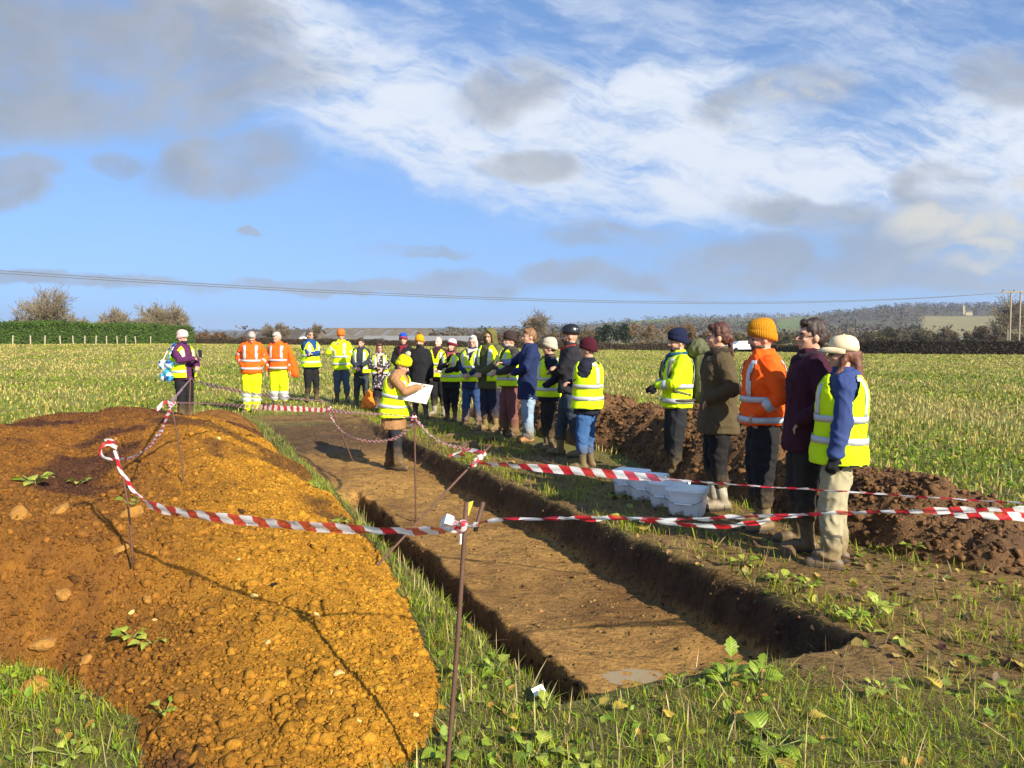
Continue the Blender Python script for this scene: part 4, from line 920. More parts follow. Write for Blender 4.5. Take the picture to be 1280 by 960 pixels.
tape('flapping red loop of tape hanging off the leaning pin', [ad(600, 565, 5.7), ad(586, 563, 5.8), ad(570, 567, 5.85), ad(563, 571, 5.8), ad(580, 568, 5.7)], .036, [30, 60, 70, 60, 40], n=50, u0=.07, seed=16)
wind = [ad(606 - 16 * f + 2.5 * math.sin(f * 25), 565 + 17 * f, 5.70 - .12 * f + .02 * math.cos(f * 25)) for f in np.linspace(0, 1, 13)]
tape('tape wound tightly round the upper part of the leaning pin', wind, .040, [20] * 13, n=90, seed=17)
tape('far tape running from the leaning pin past the white buckets to the right edge', [ad(590, 578, 5.5), ad(625, 581, 5.45), ad(700, 587, 5.35), ad(760, 592, 5.28), ad(815, 597, 5.22), ad(870, 602, 5.12), ad(950, 608, 4.98), ad(1050, 614, 4.82), ad(1150, 621, 4.7), ad(1330, 632, 4.55)],
     .060, [75, 40, 8, 5, 20, 72, 76, 74, 76, 74], n=160, taper=[.5, .8, 1, 1, .9, .55, .5, .5, .5, .5], seed=18)
# knots: crumpled bows of the same film
def knot(label, c, r, seed, loops):
    g = np.random.default_rng(seed); V = []; Fc = []; UV = []
    for k in range(loops):
        a = g.normal(0, 1, 3); a /= np.linalg.norm(a); b = np.cross(a, g.normal(0, 1, 3)); b /= np.linalg.norm(b); cc = np.cross(a, b); n = 14; base = len(V); rr = r * g.uniform(.5, 1.1)
        off = g.normal(0, r * .25, 3)
        for i in range(n):
            t = 2 * math.pi * i / n * .9
            for w in (-1, 1): V.append(c + off + a * math.cos(t) * rr + b * math.sin(t) * rr * .7 + cc * w * r * .28 * (1 + .3 * math.sin(3 * t))); UV.append((i * r * .5 + k * .11, (w + 1) / 2))
        for i in range(n - 1): Fc.append((base + 2 * i, base + 2 * i + 1, base + 2 * i + 3, base + 2 * i + 2))
    o = np.array(c); me = np_mesh('tape_knot', np.array(V) - o, Fc, uv=np.array(UV)); ob = link('tape_knot', me, TAPE, None, True); ob.location = o; return tag(ob, label, 'tape knot', None)
knot('big crumpled red and white tape knot on the near iron pin', at_depth(577, 657, A0[1] + .0), .026, 2, 9)
knot('small crumpled red tape knot on the pin left of the pink hatted person', ad(214, 505, 6.12), .035, 5, 8)
knot('little tape knot on the upright pin beside the person writing', ad(518, 521, F0[1] - .02), .035, 7, 7)
knot('little tape knot on the leaning pin at the trench head', ad(411, 511, E1[1] - .02), .045, 9, 5)
def flat_strip(name, label, cat, pts, w, mat, thick=.002):
    V = []; 
    for p, side in pts: V += [np.array(p) - np.array(side) * w / 2, np.array(p) + np.array(side) * w / 2]
    o = np.mean(V, 0); me = py_mesh(name, [v - o for v in V], [(2 * i, 2 * i + 1, 2 * i + 3, 2 * i + 2) for i in range(len(pts) - 1)]); ob = link(name, me, mat); ob.location = o
    q = ob.modifiers.new('thickness', 'SOLIDIFY'); q.thickness = thick; return tag(ob, label, cat)
WH_TAPE = plain('white_film', (.80, .80, .80), .4, .03, 30, .3, 60, .003)
flat_strip('tape_bow', 'white bow of tape puffed out left of the near knot', 'tape bow', [(ad(575, 660, 2.74), (0, .1, .4)), (ad(566, 651, 2.70), (.2, .2, .9)), (ad(557, 648, 2.70), (.3, .1, 1)), (ad(550, 655, 2.73), (.2, -.2, .9)), (ad(560, 662, 2.75), (.1, 0, .5)), (ad(574, 664, 2.74), (0, 0, .3))], .034, WH_TAPE)
flat_strip('tape_tail', 'white tail of tape hanging down below the near knot', 'tape tail', [(ad(577, 664, 2.73), (1, 0, 0)), (ad(578, 671, 2.72), (1, .2, 0)), (ad(577, 680, 2.72), (.8, .3, 0))], .016, WH_TAPE)
flat_strip('yellow_tag', 'yellow tag stuck up out of the near tape knot', 'tag', [(ad(583, 645, 2.74), (1, 0, .2)), (ad(586, 636, 2.75), (1, .1, .25)), (ad(589, 627, 2.76), (1, .1, .3))], .016, plain('yellow_plastic', (.85, .55, .02), .5, .1, 60))

# ------------------------------------------------------------------ four white buckets
WHITE_P = plain('white_plastic', (.92, .92, .89), .35, .04, 12, .05, 80, .002, dirt=((.30, .22, .12), -.02, .06)); STEEL = plain('bucket_wire', (.25, .25, .24), .4, .05, 30, 0, metal=.8)
def rrect(hx, hy, r, n=5):
    out = []
    for cx_, cy_, a0 in ((hx - r, hy - r, 0), (-hx + r, hy - r, 90), (-hx + r, -hy + r, 180), (hx - r, -hy + r, 270)):
        for i in range(n + 1): a = R(a0 + 90 * i / n); out.append((cx_ + r * math.cos(a), cy_ + r * math.sin(a)))
    return out
def lofted(name, levels, mat, parent):
    V = []; m_ = None
    for z, hx, hy, r in levels:
        ring = rrect(hx, hy, r); m_ = len(ring); V += [(x, y, z) for x, y in ring]
    Fc = [tuple(f) for f in grid_faces(len(levels), m_, True)] + [tuple(range(m_ - 1, -1, -1)), tuple((len(levels) - 1) * m_ + j for j in range(m_))]
    o = link(name, py_mesh(name, V, Fc), mat, parent, True); me = o.data
    q = o.modifiers.new('e', 'EDGE_SPLIT'); q.split_angle = R(40); return o
bk_lab = ['white plastic bucket nearest the camera, right end of the row', 'white plastic bucket second from the right in the row', 'white plastic bucket third from the right, under the red stripe of tape', 'white plastic bucket farthest left in the row of four']
bpx = [(859, 643), (836, 632), (811, 624), (789, 616)]
for i, (x, y) in enumerate(bpx):
    p = on_ground(x, y); p[2] = float(surf_z(p[0], p[1])[0]) - .01
    b = empty('bucket', p, R(-30 + (3, -4, 2, -1)[i])); b.scale = (1.18, 1.18, 1.12); tag(b, bk_lab[i], 'bucket', 'white plastic buckets in a row by the trench')
    lofted('tub', [(0, .118, .095, .035), (.006, .124, .100, .038), (.185, .138, .114, .04), (.187, .146, .122, .042), (.198, .146, .122, .042), (.200, .140, .116, .04)], WHITE_P, b)
    lofted('lid', [(.203, .150, .126, .044), (.222, .152, .128, .044), (.228, .149, .125, .042), (.229, .132, .108, .036), (.222, .128, .104, .034)], WHITE_P, b)
    pr = Prim(); n = 14; arc = [(.150 * math.cos(math.pi * j / n), -.128 - .014 * math.sin(math.pi * j / n), .180 - .075 * math.sin(math.pi * j / n)) for j in range(n + 1)]
    for j in range(n): pr.cone(arc[j], .003, arc[j + 1], .003, 5, 1)
    link('wire_handle', py_mesh('wire_handle', pr.V, pr.F), STEEL, b, True)
    pr = Prim(); pr.cone(arc[5], .008, arc[9], .008, 8, 1); link('grip', py_mesh('grip', pr.V, pr.F), WHITE_P, b, True)

# ------------------------------------------------------------------ things people carry
def fused_world(name, pr, mat, label, cat, voxel=.012, post=None, smooth=2):
    c = np.array(pr.V).mean(0); c[2] = np.array(pr.V)[:, 2].min(); pr.V = [tuple(np.array(v) - c) for v in pr.V]; o = fused(name, pr, mat, None, voxel, smooth, None, post); o.location = c; return tag(o, label, cat)
def root_at(name, P_, q, label, cat): 
    e = empty(name, P_['w'](q), P_['alpha']); e.scale = (P_['k'],) * 3; return tag(e, label, cat)
# drawing board
W10 = P[10]; ar = W10['arm']; mid_ = (ar[-1][2] + ar[1][2]) / 2
bd = empty('drawing_board', W10['w'](mid_ + Vector((-.03, -.02, -.01))), W10['alpha']); tag(bd, 'white drawing board held by the person writing in the trench', 'drawing board')
bd.rotation_euler = (R(52), R(8), R(-12))
def boxm(name, hx, hy, hz, mat, parent, loc=(0, 0, 0)):
    V = [(x * hx + loc[0], y * hy + loc[1], z * hz + loc[2]) for x in (-1, 1) for y in (-1, 1) for z in (-1, 1)]
    o = link(name, py_mesh(name, V, [(0, 1, 3, 2), (4, 6, 7, 5), (0, 4, 5, 1), (2, 3, 7, 6), (0, 2, 6, 4), (1, 5, 7, 3)]), mat, parent); q = o.modifiers.new('b', 'BEVEL'); q.width = min(hx, hy, hz) * .3; q.segments = 2; return o
boxm('board', .20, .16, .006, plain('board_wood', (.62, .60, .55), .6, .05), bd); boxm('paper', .185, .145, .001, plain('drawing_paper', (.82, .82, .80), .7, .02), bd, (0, 0, .0085))
# phone
W1 = P[1]; h1 = W1['arm'][-1][2]; ph1 = root_at('phone', W1, h1 + Vector((.02, -.13, .10)), 'black phone held up by the person in the pink hat', 'phone')
boxm('case', .040, .006, .080, plain('phone_case', (.012, .012, .014), .35, 0), ph1); boxm('screen', .036, .001, .074, plain('phone_screen', (.03, .035, .05), .1, 0), ph1, (0, .0075, 0)); ph1.rotation_euler = (R(-20), R(15), W1['alpha'])
# tote bag
tb, t_, b_ = new_mat('blue_flower_print'); o_ = t_.node('ShaderNodeTexCoord').outputs['Object']; vo_ = t_.node('ShaderNodeTexVoronoi'); vo_.inputs['Scale'].default_value = 16; t_.l.new(o_, vo_.inputs['Vector'])
cr = t_.sep(vo_.outputs['Color'])[0]; t_.l.new(t_.mix(t_.sstep(cr, .55, .60), t_.mix(t_.sstep(cr, .25, .3), (.01, .05, .25), (.03, .30, .50)), (.65, .68, .62)), b_.inputs['Base Color']); b_.inputs['Roughness'].default_value = .85
tote = root_at('tote_bag', W1, Vector((-.31, .06, .82)), 'blue and white patterned cloth bag on the shoulder of the pink hatted person', 'bag')
pr = Prim()
for q in ((.0, .0, .04), (.0, .13, .05), (.0, .0, .24), (.0, .14, .25)): pr.ell(q, (.055, .085, .08))
pr.cone((0, .0, .05), .05, (0, .13, .25), .045); pr.cone((0, .0, .25), .05, (0, .13, .05), .045)
tote.scale = tuple(v * 1.2 for v in tote.scale); fused('bag_body', pr, tb, tote, .014, 3, None, folds(.012, 12, 14, 3))
pr = Prim(); st2 = [(0, 0.02, .30), (.03, -.03, .46), (.07, -.09, .58)]; st3 = [(0, .14, .30), (.03, .06, .46), (.07, -.06, .585)]
for s_ in (st2, st3):
    for a_, b2 in zip(s_, s_[1:]): pr.cone(a_, .012, b2, .012, 6, 1)
link('strap', py_mesh('strap', pr.V, pr.F), tb, tote, True)
# rucksack
W20 = P[20]; OLV = fabric('rucksack', (.105, .11, .055), .9, .15)
rk = root_at('rucksack', W20, Vector((0, .29, .96)), 'large olive green rucksack worn by the person in the navy beanie', 'rucksack')
pr = Prim(); pr.ell((0, .02, .22), (.19, .16, .28)); pr.cone((-.09, .02, .05), .12, (-.09, .02, .44), .11); pr.cone((.09, .02, .05), .12, (.09, .02, .44), .11)
fused('pack_body', pr, OLV, rk, .014, 3, None, folds(.016, 9, 9, 8))
pr = Prim(); pr.ell((0, .02, .57), (.19, .18, .10)); pr.ell((0, -.04, .63), (.14, .10, .07)); pr.cone((-.12, .10, .60), .03, (.12, .12, .50), .03); fused('pack_lid', pr, OLV, rk, .013, 2, None, folds(.018, 12, 12, 9))
for sx in (-1, 1):
    pr = Prim(); pr.ell((sx * .17, .0, .14), (.06, .09, .14)); fused('side_pocket', pr, OLV, rk, .013, 2, None, folds(.010, 12, 12, 10))
    pr = Prim()
    pts_ = [(sx * .12, -.14, .46), (sx * .13, -.26, .49), (sx * .14, -.405, .42), (sx * .15, -.43, .28), (sx * .17, -.36, .10), (sx * .16, -.17, .05)]
    for a_, b2 in zip(pts_, pts_[1:]): pr.cone(a_, .022, b2, .022, 8, 1)
    fused('shoulder_strap', pr, OLV, rk, .010, 1)
    pr = Prim(); pr.cone((sx * .10, .12, .45), .008, (sx * .10, .15, .10), .008, 6, 1); link('compression_strap', py_mesh('compression_strap', pr.V, pr.F), plain('webbing', (.03, .032, .02), .8, .1), rk, True)
pr = Prim()
for j in range(16):
    a0, a1 = [2 * math.pi * u / 16 for u in (j, j + 1)]; q = lambda a: (.22 * math.cos(a), -.26 + .185 * math.sin(a), -.01); pr.cone(q(a0), .022, q(a1), .022, 6, 1)
fused('hip_belt', pr, plain('belt', (.05, .045, .03), .8, .1), rk, .011, 1)
pr = Prim(); pts_ = [(-.20, -.20, .00), (-.235, -.22, -.10), (-.25, -.28, -.20), (-.26, -.33, -.26)]
for a_, b2 in zip(pts_, pts_[1:]): pr.cone(a_, .010, b2, .009, 8, 1)
link('drinking_tube', py_mesh('drinking_tube', pr.V, pr.F), plain('tube', (.55, .54, .45), .5, .05), rk, True)
# orange bag on the ground
ob = on_ground(462, 512); pr = Prim(); ob[2] -= .02
for dx_, dz_, r_ in ((0, .12, .14), (-.05, .22, .13), (.05, .20, .13), (.0, .36, .10), (.06, .10, .13), (-.07, .09, .12)): pr.ell((ob[0] + dx_, ob[1], ob[2] + dz_), (r_, r_ * .8, r_))
fused_world('orange_bag', pr, fabric('orange_sack', (.95, .22, .015), .6, .12), 'crumpled bright orange bag standing on the ground', 'bag', .016, folds(.03, 8, 8, 5))
# white label lying on the trench lip
lp = on_plane(673, 863, .045); lb = link('find_tag', py_mesh('find_tag', [(-.03, -.018, 0), (.03, -.018, 0), (.03, .018, .004), (-.03, .018, .004)], [(0, 1, 2, 3)]), plain('white_label', (.80, .80, .80), .5, .0), None)
lb.location = lp; lb.rotation_euler = (R(38), R(-8), R(35)); q = lb.modifiers.new('t', 'SOLIDIFY'); q.thickness = .0015; tag(lb, 'small white plastic tag lying on the grass at the trench corner', 'tag')
gr_ = link('printed_mark', py_mesh('printed_mark', [(.002, -.008, .0022), (.016, -.008, .0022), (.016, .006, .0037), (.002, .006, .0037)], [(0, 1, 2, 3)]), plain('grey_print', (.22, .22, .22), .6, .4, 300), lb)
# loose sleeve of the second orange jacket
W3 = P[3]; fl = root_at('jacket', W3, Vector((.28, -.02, .80)), 'spare orange jacket hanging over the arm of the grey haired person', 'jacket')
pr = Prim(); pr.cone((-.05, 0, .58), .05, (.02, .01, .30), .075); pr.cone((.02, .01, .30), .075, (.08, .02, .02), .085); fused('loose_sleeve', pr, HV_O, fl, .015, 2, None, folds(.02, 9, 12, 77))
flush()
# ------------------------------------------------------------------ grass, stubble, leaves
def blades(name, label, base, h, w, col, mat, lean=.5, seed=1, curl=.35, cat='grass'):
    g = np.random.default_rng(seed); n = len(base); a = g.uniform(0, 6.283, n); b = g.uniform(0, 6.283, n)
    ln = np.abs(g.normal(0, lean, n)); dirx, diry = np.cos(b), np.sin(b); wx, wy = np.cos(a) * w / 2, np.sin(a) * w / 2
    def pt(f, ex):
        bend = (np.sin(np.minimum(ln, 1.4)) * f + curl * ln * f * f * .6) * h; up = h * f * np.cos(np.minimum(ln, 1.35)) * (1 - .25 * np.minimum(ln, 1) * f)
        return np.stack([base[:, 0] + dirx * bend + wx * ex, base[:, 1] + diry * bend + wy * ex, base[:, 2] + up], -1)
    V = np.stack([pt(0, 1), pt(0, -1), pt(.55, .8), pt(.55, -.8), pt(1, .06)], 1)
    F_ = np.array([(0, 1, 3), (0, 3, 2), (2, 3, 4)])[None] + (np.arange(n) * 5)[:, None, None]
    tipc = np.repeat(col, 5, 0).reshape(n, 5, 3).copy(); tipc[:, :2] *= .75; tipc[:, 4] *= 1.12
    return tag(link(name, np_mesh(name, V.reshape(-1, 3), F_.reshape(-1, 3), np.clip(tipc, 0, 1).reshape(-1, 3)), mat), label, cat, kind='stuff')
def leaves(name, label, base, size, col, mat, tilt=.5, seed=1, aspect=.7, cat='leaves', simple=False):
    g = np.random.default_rng(seed); n = len(base); a = g.uniform(0, 6.283, n); tx = g.normal(0, tilt, n); ty = g.normal(0, tilt, n)
    pts = np.array([(-.5, 0, 0), (-.15, .36, .10), (.3, .30, .12), (.55, 0, .02), (.3, -.30, .12), (-.15, -.36, .10), (.05, 0, -.02)]) * (1, aspect / .7, 1)
    if simple: pts = pts[[0, 1, 3, 5]] * (1, 1.25, 1)
    nv = len(pts); v = pts[None] * (1 + g.uniform(-.25, .25, (n, nv, 1))); x, y, z = v[..., 0], v[..., 1], v[..., 2]
    c, s_ = np.cos(tx)[:, None], np.sin(tx)[:, None]; y, z = y * c - z * s_, y * s_ + z * c
    c, s_ = np.cos(ty)[:, None], np.sin(ty)[:, None]; x, z = x * c - z * s_, x * s_ + z * c
    c, s_ = np.cos(a)[:, None], np.sin(a)[:, None]; x, y = x * c - y * s_, x * s_ + y * c
    z = z - z.min(1)[:, None] * .8
    V = np.stack([x, y, z], -1) * size[:, None, None] + base[:, None]
    F_ = np.array([(0, 1, 2), (0, 2, 3)] if simple else [(6, 0, 1), (6, 1, 2), (6, 2, 3), (6, 3, 4), (6, 4, 5), (6, 5, 0)])[None] + (np.arange(n) * nv)[:, None, None]
    return tag(link(name, np_mesh(name, V.reshape(-1, 3), F_.reshape(-1, 3)[:, ::-1], np.repeat(col, nv, 0)), mat), label, cat, kind='stuff')
GRASS = attr_mat('grass_blade', .55, .12, 12, 0, trans=.45, spec=.35); STRAW = attr_mat('straw', .7, .15, 14, 0, trans=.1); LEAF = attr_mat('leaf', .55, .20, 40, .3, 60, .003, trans=.25)
def tint(c, n, g, v=.22, h=.10):
    c = np.array(c)[None] * (1 + g.normal(0, v, (n, 1))) * (1 + g.normal(0, h, (n, 3))); return np.clip(c, .005, .9)
def heap_free(s, t): return (left_heap_h(s, t) < .03) & (right_heap_h(s, t) < .03)
def field_pts(n, s0, s1, t0, t1, seed, dens):
    g = np.random.default_rng(seed); s = g.uniform(s0, s1, n); t = g.uniform(t0, t1, n); x, y = xy_of(s, t)
    k = g.uniform(0, 1, n) < dens(s, t, x, y); k &= heap_free(s, t) & (trench_z(s, t)[1] < .02) & (y > .5)
    s, t, x, y = s[k], t[k], x[k], y[k]
    return s, t, np.stack([x, y, surf_z(x, y) - .004], -1), g
# the long grass at the near end, down the trench's left lip and at the bottom left
def near_d(s, t, x, y):
    m = 1 - mud_mask(s, t); q = .5 + .8 * fbm(x * 2.6, y * 2.6, oct=3, seed=201)
    strip = np.exp(-((t + .24) / .30) ** 2) * sst(8.5, 6, s)
    low = np.maximum(sst(-.0, -.12, s), sst(-1.55, -1.75, t) * sst(2.2, 1.6, s))
    return np.clip(m * np.maximum(strip * .95, low * np.clip(.35 + q, .3, 1)), 0, 1)
s, t, B, g = field_pts(560000, -2.6, 9, -3.6, 4.5, 202, near_d)
n = len(s); patch = fbm(B[:, 0] * 2, B[:, 1] * 2, oct=3, seed=203)
h = g.gamma(5, .0095, n) * (1 + .5 * patch) + .012; dry = g.uniform(0, 1, n) < .22 + .25 * np.clip(-patch, 0, 1)
col = np.where(dry[:, None], tint((.36, .29, .12), n, g), tint((.34, .42, .026), n, g, .32, .18))
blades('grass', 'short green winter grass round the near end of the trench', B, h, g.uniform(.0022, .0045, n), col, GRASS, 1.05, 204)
# stubble stalks on the lip and among the grass
def lip_d(s, t, x, y): return np.clip(np.exp(-((t + .10) / .12) ** 2) * sst(7, 2, s) * .9 + .10 * sst(-.0, -.15, s), 0, 1) * (1 - mud_mask(s, t))
s, t, B, g = field_pts(26000, 8, 14.5, -1.6, 2.6, 261, lambda s, t, x, y: (1 - mud_mask(s, t)) * .8); n = len(s)
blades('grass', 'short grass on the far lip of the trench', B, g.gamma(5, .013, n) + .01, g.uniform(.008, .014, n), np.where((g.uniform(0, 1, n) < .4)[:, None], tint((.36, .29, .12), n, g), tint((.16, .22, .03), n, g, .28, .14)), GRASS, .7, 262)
s, t, B, g = field_pts(9000, -2.0, 7, -1.2, 3.6, 206, lip_d); n = len(s)
blades('stubble', 'pale cut straw stalks standing along the trench lip', B, g.uniform(.06, .19, n), g.uniform(.004, .007, n), tint((.42, .34, .15), n, g, .2, .06), STRAW, .28, 207, .1, 'stubble')
# right bank: thin worn grass with a green rim
def bank_d(s, t, x, y):
    rim = np.exp(-((t - 2.05) / .16) ** 2) * sst(-.1, .2, s) * np.clip(.35 + 1.1 * fbm(s * 1.5, t * 1.5, oct=3, seed=208) + .5 * sst(1.2, .2, s), .05, 1)
    worn = .22 * sst(1.9, 2.2, t) * sst(3.7, 3.1, t) * np.clip(.4 + 1.5 * fbm(s * 1.3, t * 2, oct=3, seed=209), .0, 1) * sst(.6, 2.5, s)
    foot = .5 * np.exp(-((t - (np.clip(3.40 + .13 * (s - 1.5), 3.35, 4.05) - .05)) / .14) ** 2) * np.clip(.3 + 1.4 * fbm(s * 2.2, t * 2, oct=3, seed=210), 0, 1) 
    right = .50 * sst(1.8, 2.6, t) * sst(1.2, .2, s) * np.clip(.4 + 1.2 * fbm(x * 1.8, y * 1.8, oct=3, seed=211), 0, 1)
    return np.clip(np.maximum.reduce([rim, worn, foot, right]), 0, 1)
s, t, B, g = field_pts(200000, -1.2, 14.5, 1.86, 5.5, 212, bank_d); n = len(s)
dry = g.uniform(0, 1, n) < .30
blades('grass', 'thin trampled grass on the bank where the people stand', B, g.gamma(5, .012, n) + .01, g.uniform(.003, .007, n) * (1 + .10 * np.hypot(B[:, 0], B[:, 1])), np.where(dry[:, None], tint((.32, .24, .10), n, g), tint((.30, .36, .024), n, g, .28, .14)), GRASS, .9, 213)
# trodden leaves and stalks on the mud at the right
def litter_d(s, t, x, y): return np.clip(mud_mask(s, t) * sst(1.5, 1.9, t) * (sst(2.2, .8, s) * np.clip(.55 + 1.2 * fbm(x * 1.6, y * 1.6, oct=3, seed=214), .05, 1) + .10), 0, 1)
s, t, B, g = field_pts(34000, -1.3, 13, 1.3, 6.5, 215, litter_d); n = len(s)
kind = g.uniform(0, 1, n)[:, None]
col = np.where(kind < .35, tint((.22, .24, .030), n, g), np.where(kind < .6, tint((.36, .25, .07), n, g), np.where(kind < .68, tint((.30, .30, .05), n, g), tint((.12, .075, .035), n, g))))
leaves('leaf_litter', 'flattened muddy leaves trodden into the ground on the right', B, .012 + .065 * g.power(.4, n), col, LEAF, .42, 216)
s, t, B, g = field_pts(5000, -1.5, 9, 1.2, 6.5, 217, lambda s, t, x, y: mud_mask(s, t) * .8); n = len(s)
blades('straw', 'loose straw stalks scattered over the trodden mud', B + (0, 0, .004), g.uniform(.05, .19, n), g.uniform(.003, .005, n), tint((.30, .22, .10), n, g, .25), STRAW, 1.35, 218, .05, 'straw')
# leaves in the grass in front
s, t, B, g = field_pts(15000, -2.4, 1.6, -3.4, 4.5, 219, lambda s, t, x, y: near_d(s, t, x, y) * .7); n = len(s)
kind = g.uniform(0, 1, n)[:, None]
leaves('ground_leaves', 'small green and yellowing leaves lying low in the grass', B + (0, 0, .02), .010 + .040 * g.power(.45, n), np.where(kind < .7, tint((.19, .27, .028), n, g), np.where(kind < .85, tint((.42, .40, .06), n, g), tint((.40, .24, .05), n, g))), LEAF, .5, 220)
s, t, B, g = field_pts(2600, -2.4, .3, -3, 4.5, 221, lambda s, t, x, y: near_d(s, t, x, y) * .6); n = len(s)
blades('straw', 'dead straw stalks lying in the grass in front', B + (0, 0, .025), g.uniform(.06, .22, n), g.uniform(.0028, .0045, n), tint((.46, .36, .17), n, g, .2), STRAW, 1.2, 222, .05, 'straw')
# clods over walls, floor, mud
def fill_clods(name, label, n, box, dens, smin, smax, cf, mat, seed, bury=.1, free=True):
    g = np.random.default_rng(seed); s = g.uniform(*box[:2], n); t = g.uniform(*box[2:], n); x, y = xy_of(s, t)
    k = g.uniform(0, 1, n) < dens(s, t); s, t, x, y = s[k], t[k], x[k], y[k]
    if free: k = heap_free(s, t); s, t, x, y = s[k], t[k], x[k], y[k]
    size = smin + (smax - smin) * g.power(.3, len(s)) ** 2; z = ground_z(x, y) + size * bury
    return tag(link(name, clod_mesh(name, np.stack([x, y, z], -1), size, cf(s, t, g), seed=seed, octa=True), mat), label, 'soil crumbs', kind='stuff')
def wall_d(s, t): i = trench_z(s, t); return ((i[1] > .03) & (i[1] < .97) | ((i[2] > .03) & (i[2] < .97))) * 1.0
fill_clods('wall_crumbs', 'rough dark topsoil crumbs in the trench sides', 70000, (-.15, 13, -.1, 2.15), lambda s, t: wall_d(s, t), .006, .024, lambda s, t, g: tint((.115, .066, .029), len(s), g, .35), soil_wet, 231, -.1)
fill_clods('floor_crumbs', 'small crumbs and ridges on the orange brown trench floor', 26000, (0, 13, .55, 1.85), lambda s, t: (trench_z(s, t)[1] > .95) * .8 * np.clip(.5 + 1.4 * fbm(s * 1.2, t * 1.2, oct=3, seed=5), .05, 1), .003, .020, lambda s, t, g: tint((.24, .145, .055), len(s), g, .35), soil, 233, -.15)
fill_clods('mud_crumbs', 'lumps of trodden mud between the trench and the brown ridge', 26000, (-1.2, 14, -1, 6), lambda s, t: mud_mask(s, t) * np.clip(.4 + 1.2 * fbm(s * 1.5, t * 1.5, oct=3, seed=6), .05, 1) * (trench_z(s, t)[1] < .02), .006, .045, lambda s, t, g: tint((.155, .092, .040), len(s), g, .3), soil_wet, 235, -.25)
fill_clods('lip_crumbs', 'brown crumbs fallen in the grass along the trench lip', 9000, (-2, 8, -2.6, 4), lambda s, t: .3 * np.clip(fbm(s * 2.2, t * 2.2, oct=3, seed=7) + .25, 0, 1) * (1 - mud_mask(s, t)) * (trench_z(s, t)[1] < .02), .006, .035, lambda s, t, g: tint((.20, .10, .035), len(s), g, .3), soil, 237, .1)
# open field: stubble rows and green volunteers, thinning with distance
def far_pts(n, r0, r1, seed, pw, azl=-46, azr=46):
    g = np.random.default_rng(seed); u = g.uniform(0, 1, n); r = (r0 ** (2 - pw) + u * (r1 ** (2 - pw) - r0 ** (2 - pw))) ** (1 / (2 - pw)); a = np.radians(g.uniform(azl, azr, n))
    x, y = r * np.sin(a), r * np.cos(a); s, t = st_of(x, y)
    k = heap_free(s, t) & (mud_mask(s, t) < .25) & (trench_z(s, t)[1] < .02) & ~((s < 14) & (s > -2) & (t > -.6) & (t < 4)) & ~((np.abs(x) < 3) & (y < 5.5) & (s < .5))
    x, y, r = x[k], y[k], r[k]; return x, y, r, np.stack([x, y, ground_z(x, y) - .004], -1), g
x, y, r, B, g = far_pts(150000, 4.5, 125, 241, 1.65); n = len(x)
row = np.sin((x * TR[0] + y * TR[1]) * 2 * math.pi / .17 + .8 * vnoise(x, y, seed=3)); pt_ = .6 * fbm(x * .35, y * .35, oct=3, seed=242) + .5 * fbm((x * TD[0] + y * TD[1]) * .05, (x * TR[0] + y * TR[1]) * .55, oct=3, seed=244)
k = row * .6 - pt_ * 1.7 + g.normal(0, .35, n) > -.15; B, x, y, r = B[k], x[k], y[k], r[k]; n = len(x)
blades('stubble', 'pale straw stubble left standing in rows across the field', B, g.uniform(.06, .14, n), .004 + .0011 * r, tint((.38, .31, .09), n, g, .22, .06), STRAW, .40, 243, .1, 'stubble')
x, y, r, B, g = far_pts(260000, 4.0, 125, 246, 1.65); n = len(x)
pt_ = .6 * fbm(x * .35, y * .35, oct=3, seed=242) + .5 * fbm((x * TD[0] + y * TD[1]) * .05, (x * TR[0] + y * TR[1]) * .55, oct=3, seed=244); rightish = sst(R(-10), R(25), np.arctan2(x, y)) * sst(40, 12, r)
tl_ = (x * TR[0] + y * TR[1]); k = pt_ * 1.8 + .30 * rightish + .22 * np.cos(tl_ * 2 * math.pi / 5.3) - .9 * (np.abs(np.mod(tl_ + 2.0, 11.0) - 5.5) < .28) - .9 * (np.abs(np.mod(tl_ + 0.2, 11.0) - 5.5) < .28) + g.normal(0, .35, n) > .04; B, x, y, r = B[k], x[k], y[k], r[k]; n = len(x)
leaves('field_weeds', 'low green leafy growth between the stubble across the field', B, (.022 + .038 * g.power(.6, n)) * (1 + .026 * r), tint((.23, .28, .018), n, g, .3, .14), LEAF, .6, 247, .6, 'weeds', True)
x, y, r, B, g = far_pts(70000, 4.0, 45, 248, 1.7); n = len(x)
pt_ = .6 * fbm(x * .35, y * .35, oct=3, seed=242) + .5 * fbm((x * TD[0] + y * TD[1]) * .05, (x * TR[0] + y * TR[1]) * .55, oct=3, seed=244)
k = pt_ + g.normal(0, .3, n) > -.05; B, r = B[k], r[k]; n = len(r)
blades('grass', 'green grass blades growing among the stubble of the field', B, g.gamma(5, .016, n) + .02, .004 + .0010 * r, tint((.17, .25, .03), n, g, .28, .14), GRASS, .6, 249)

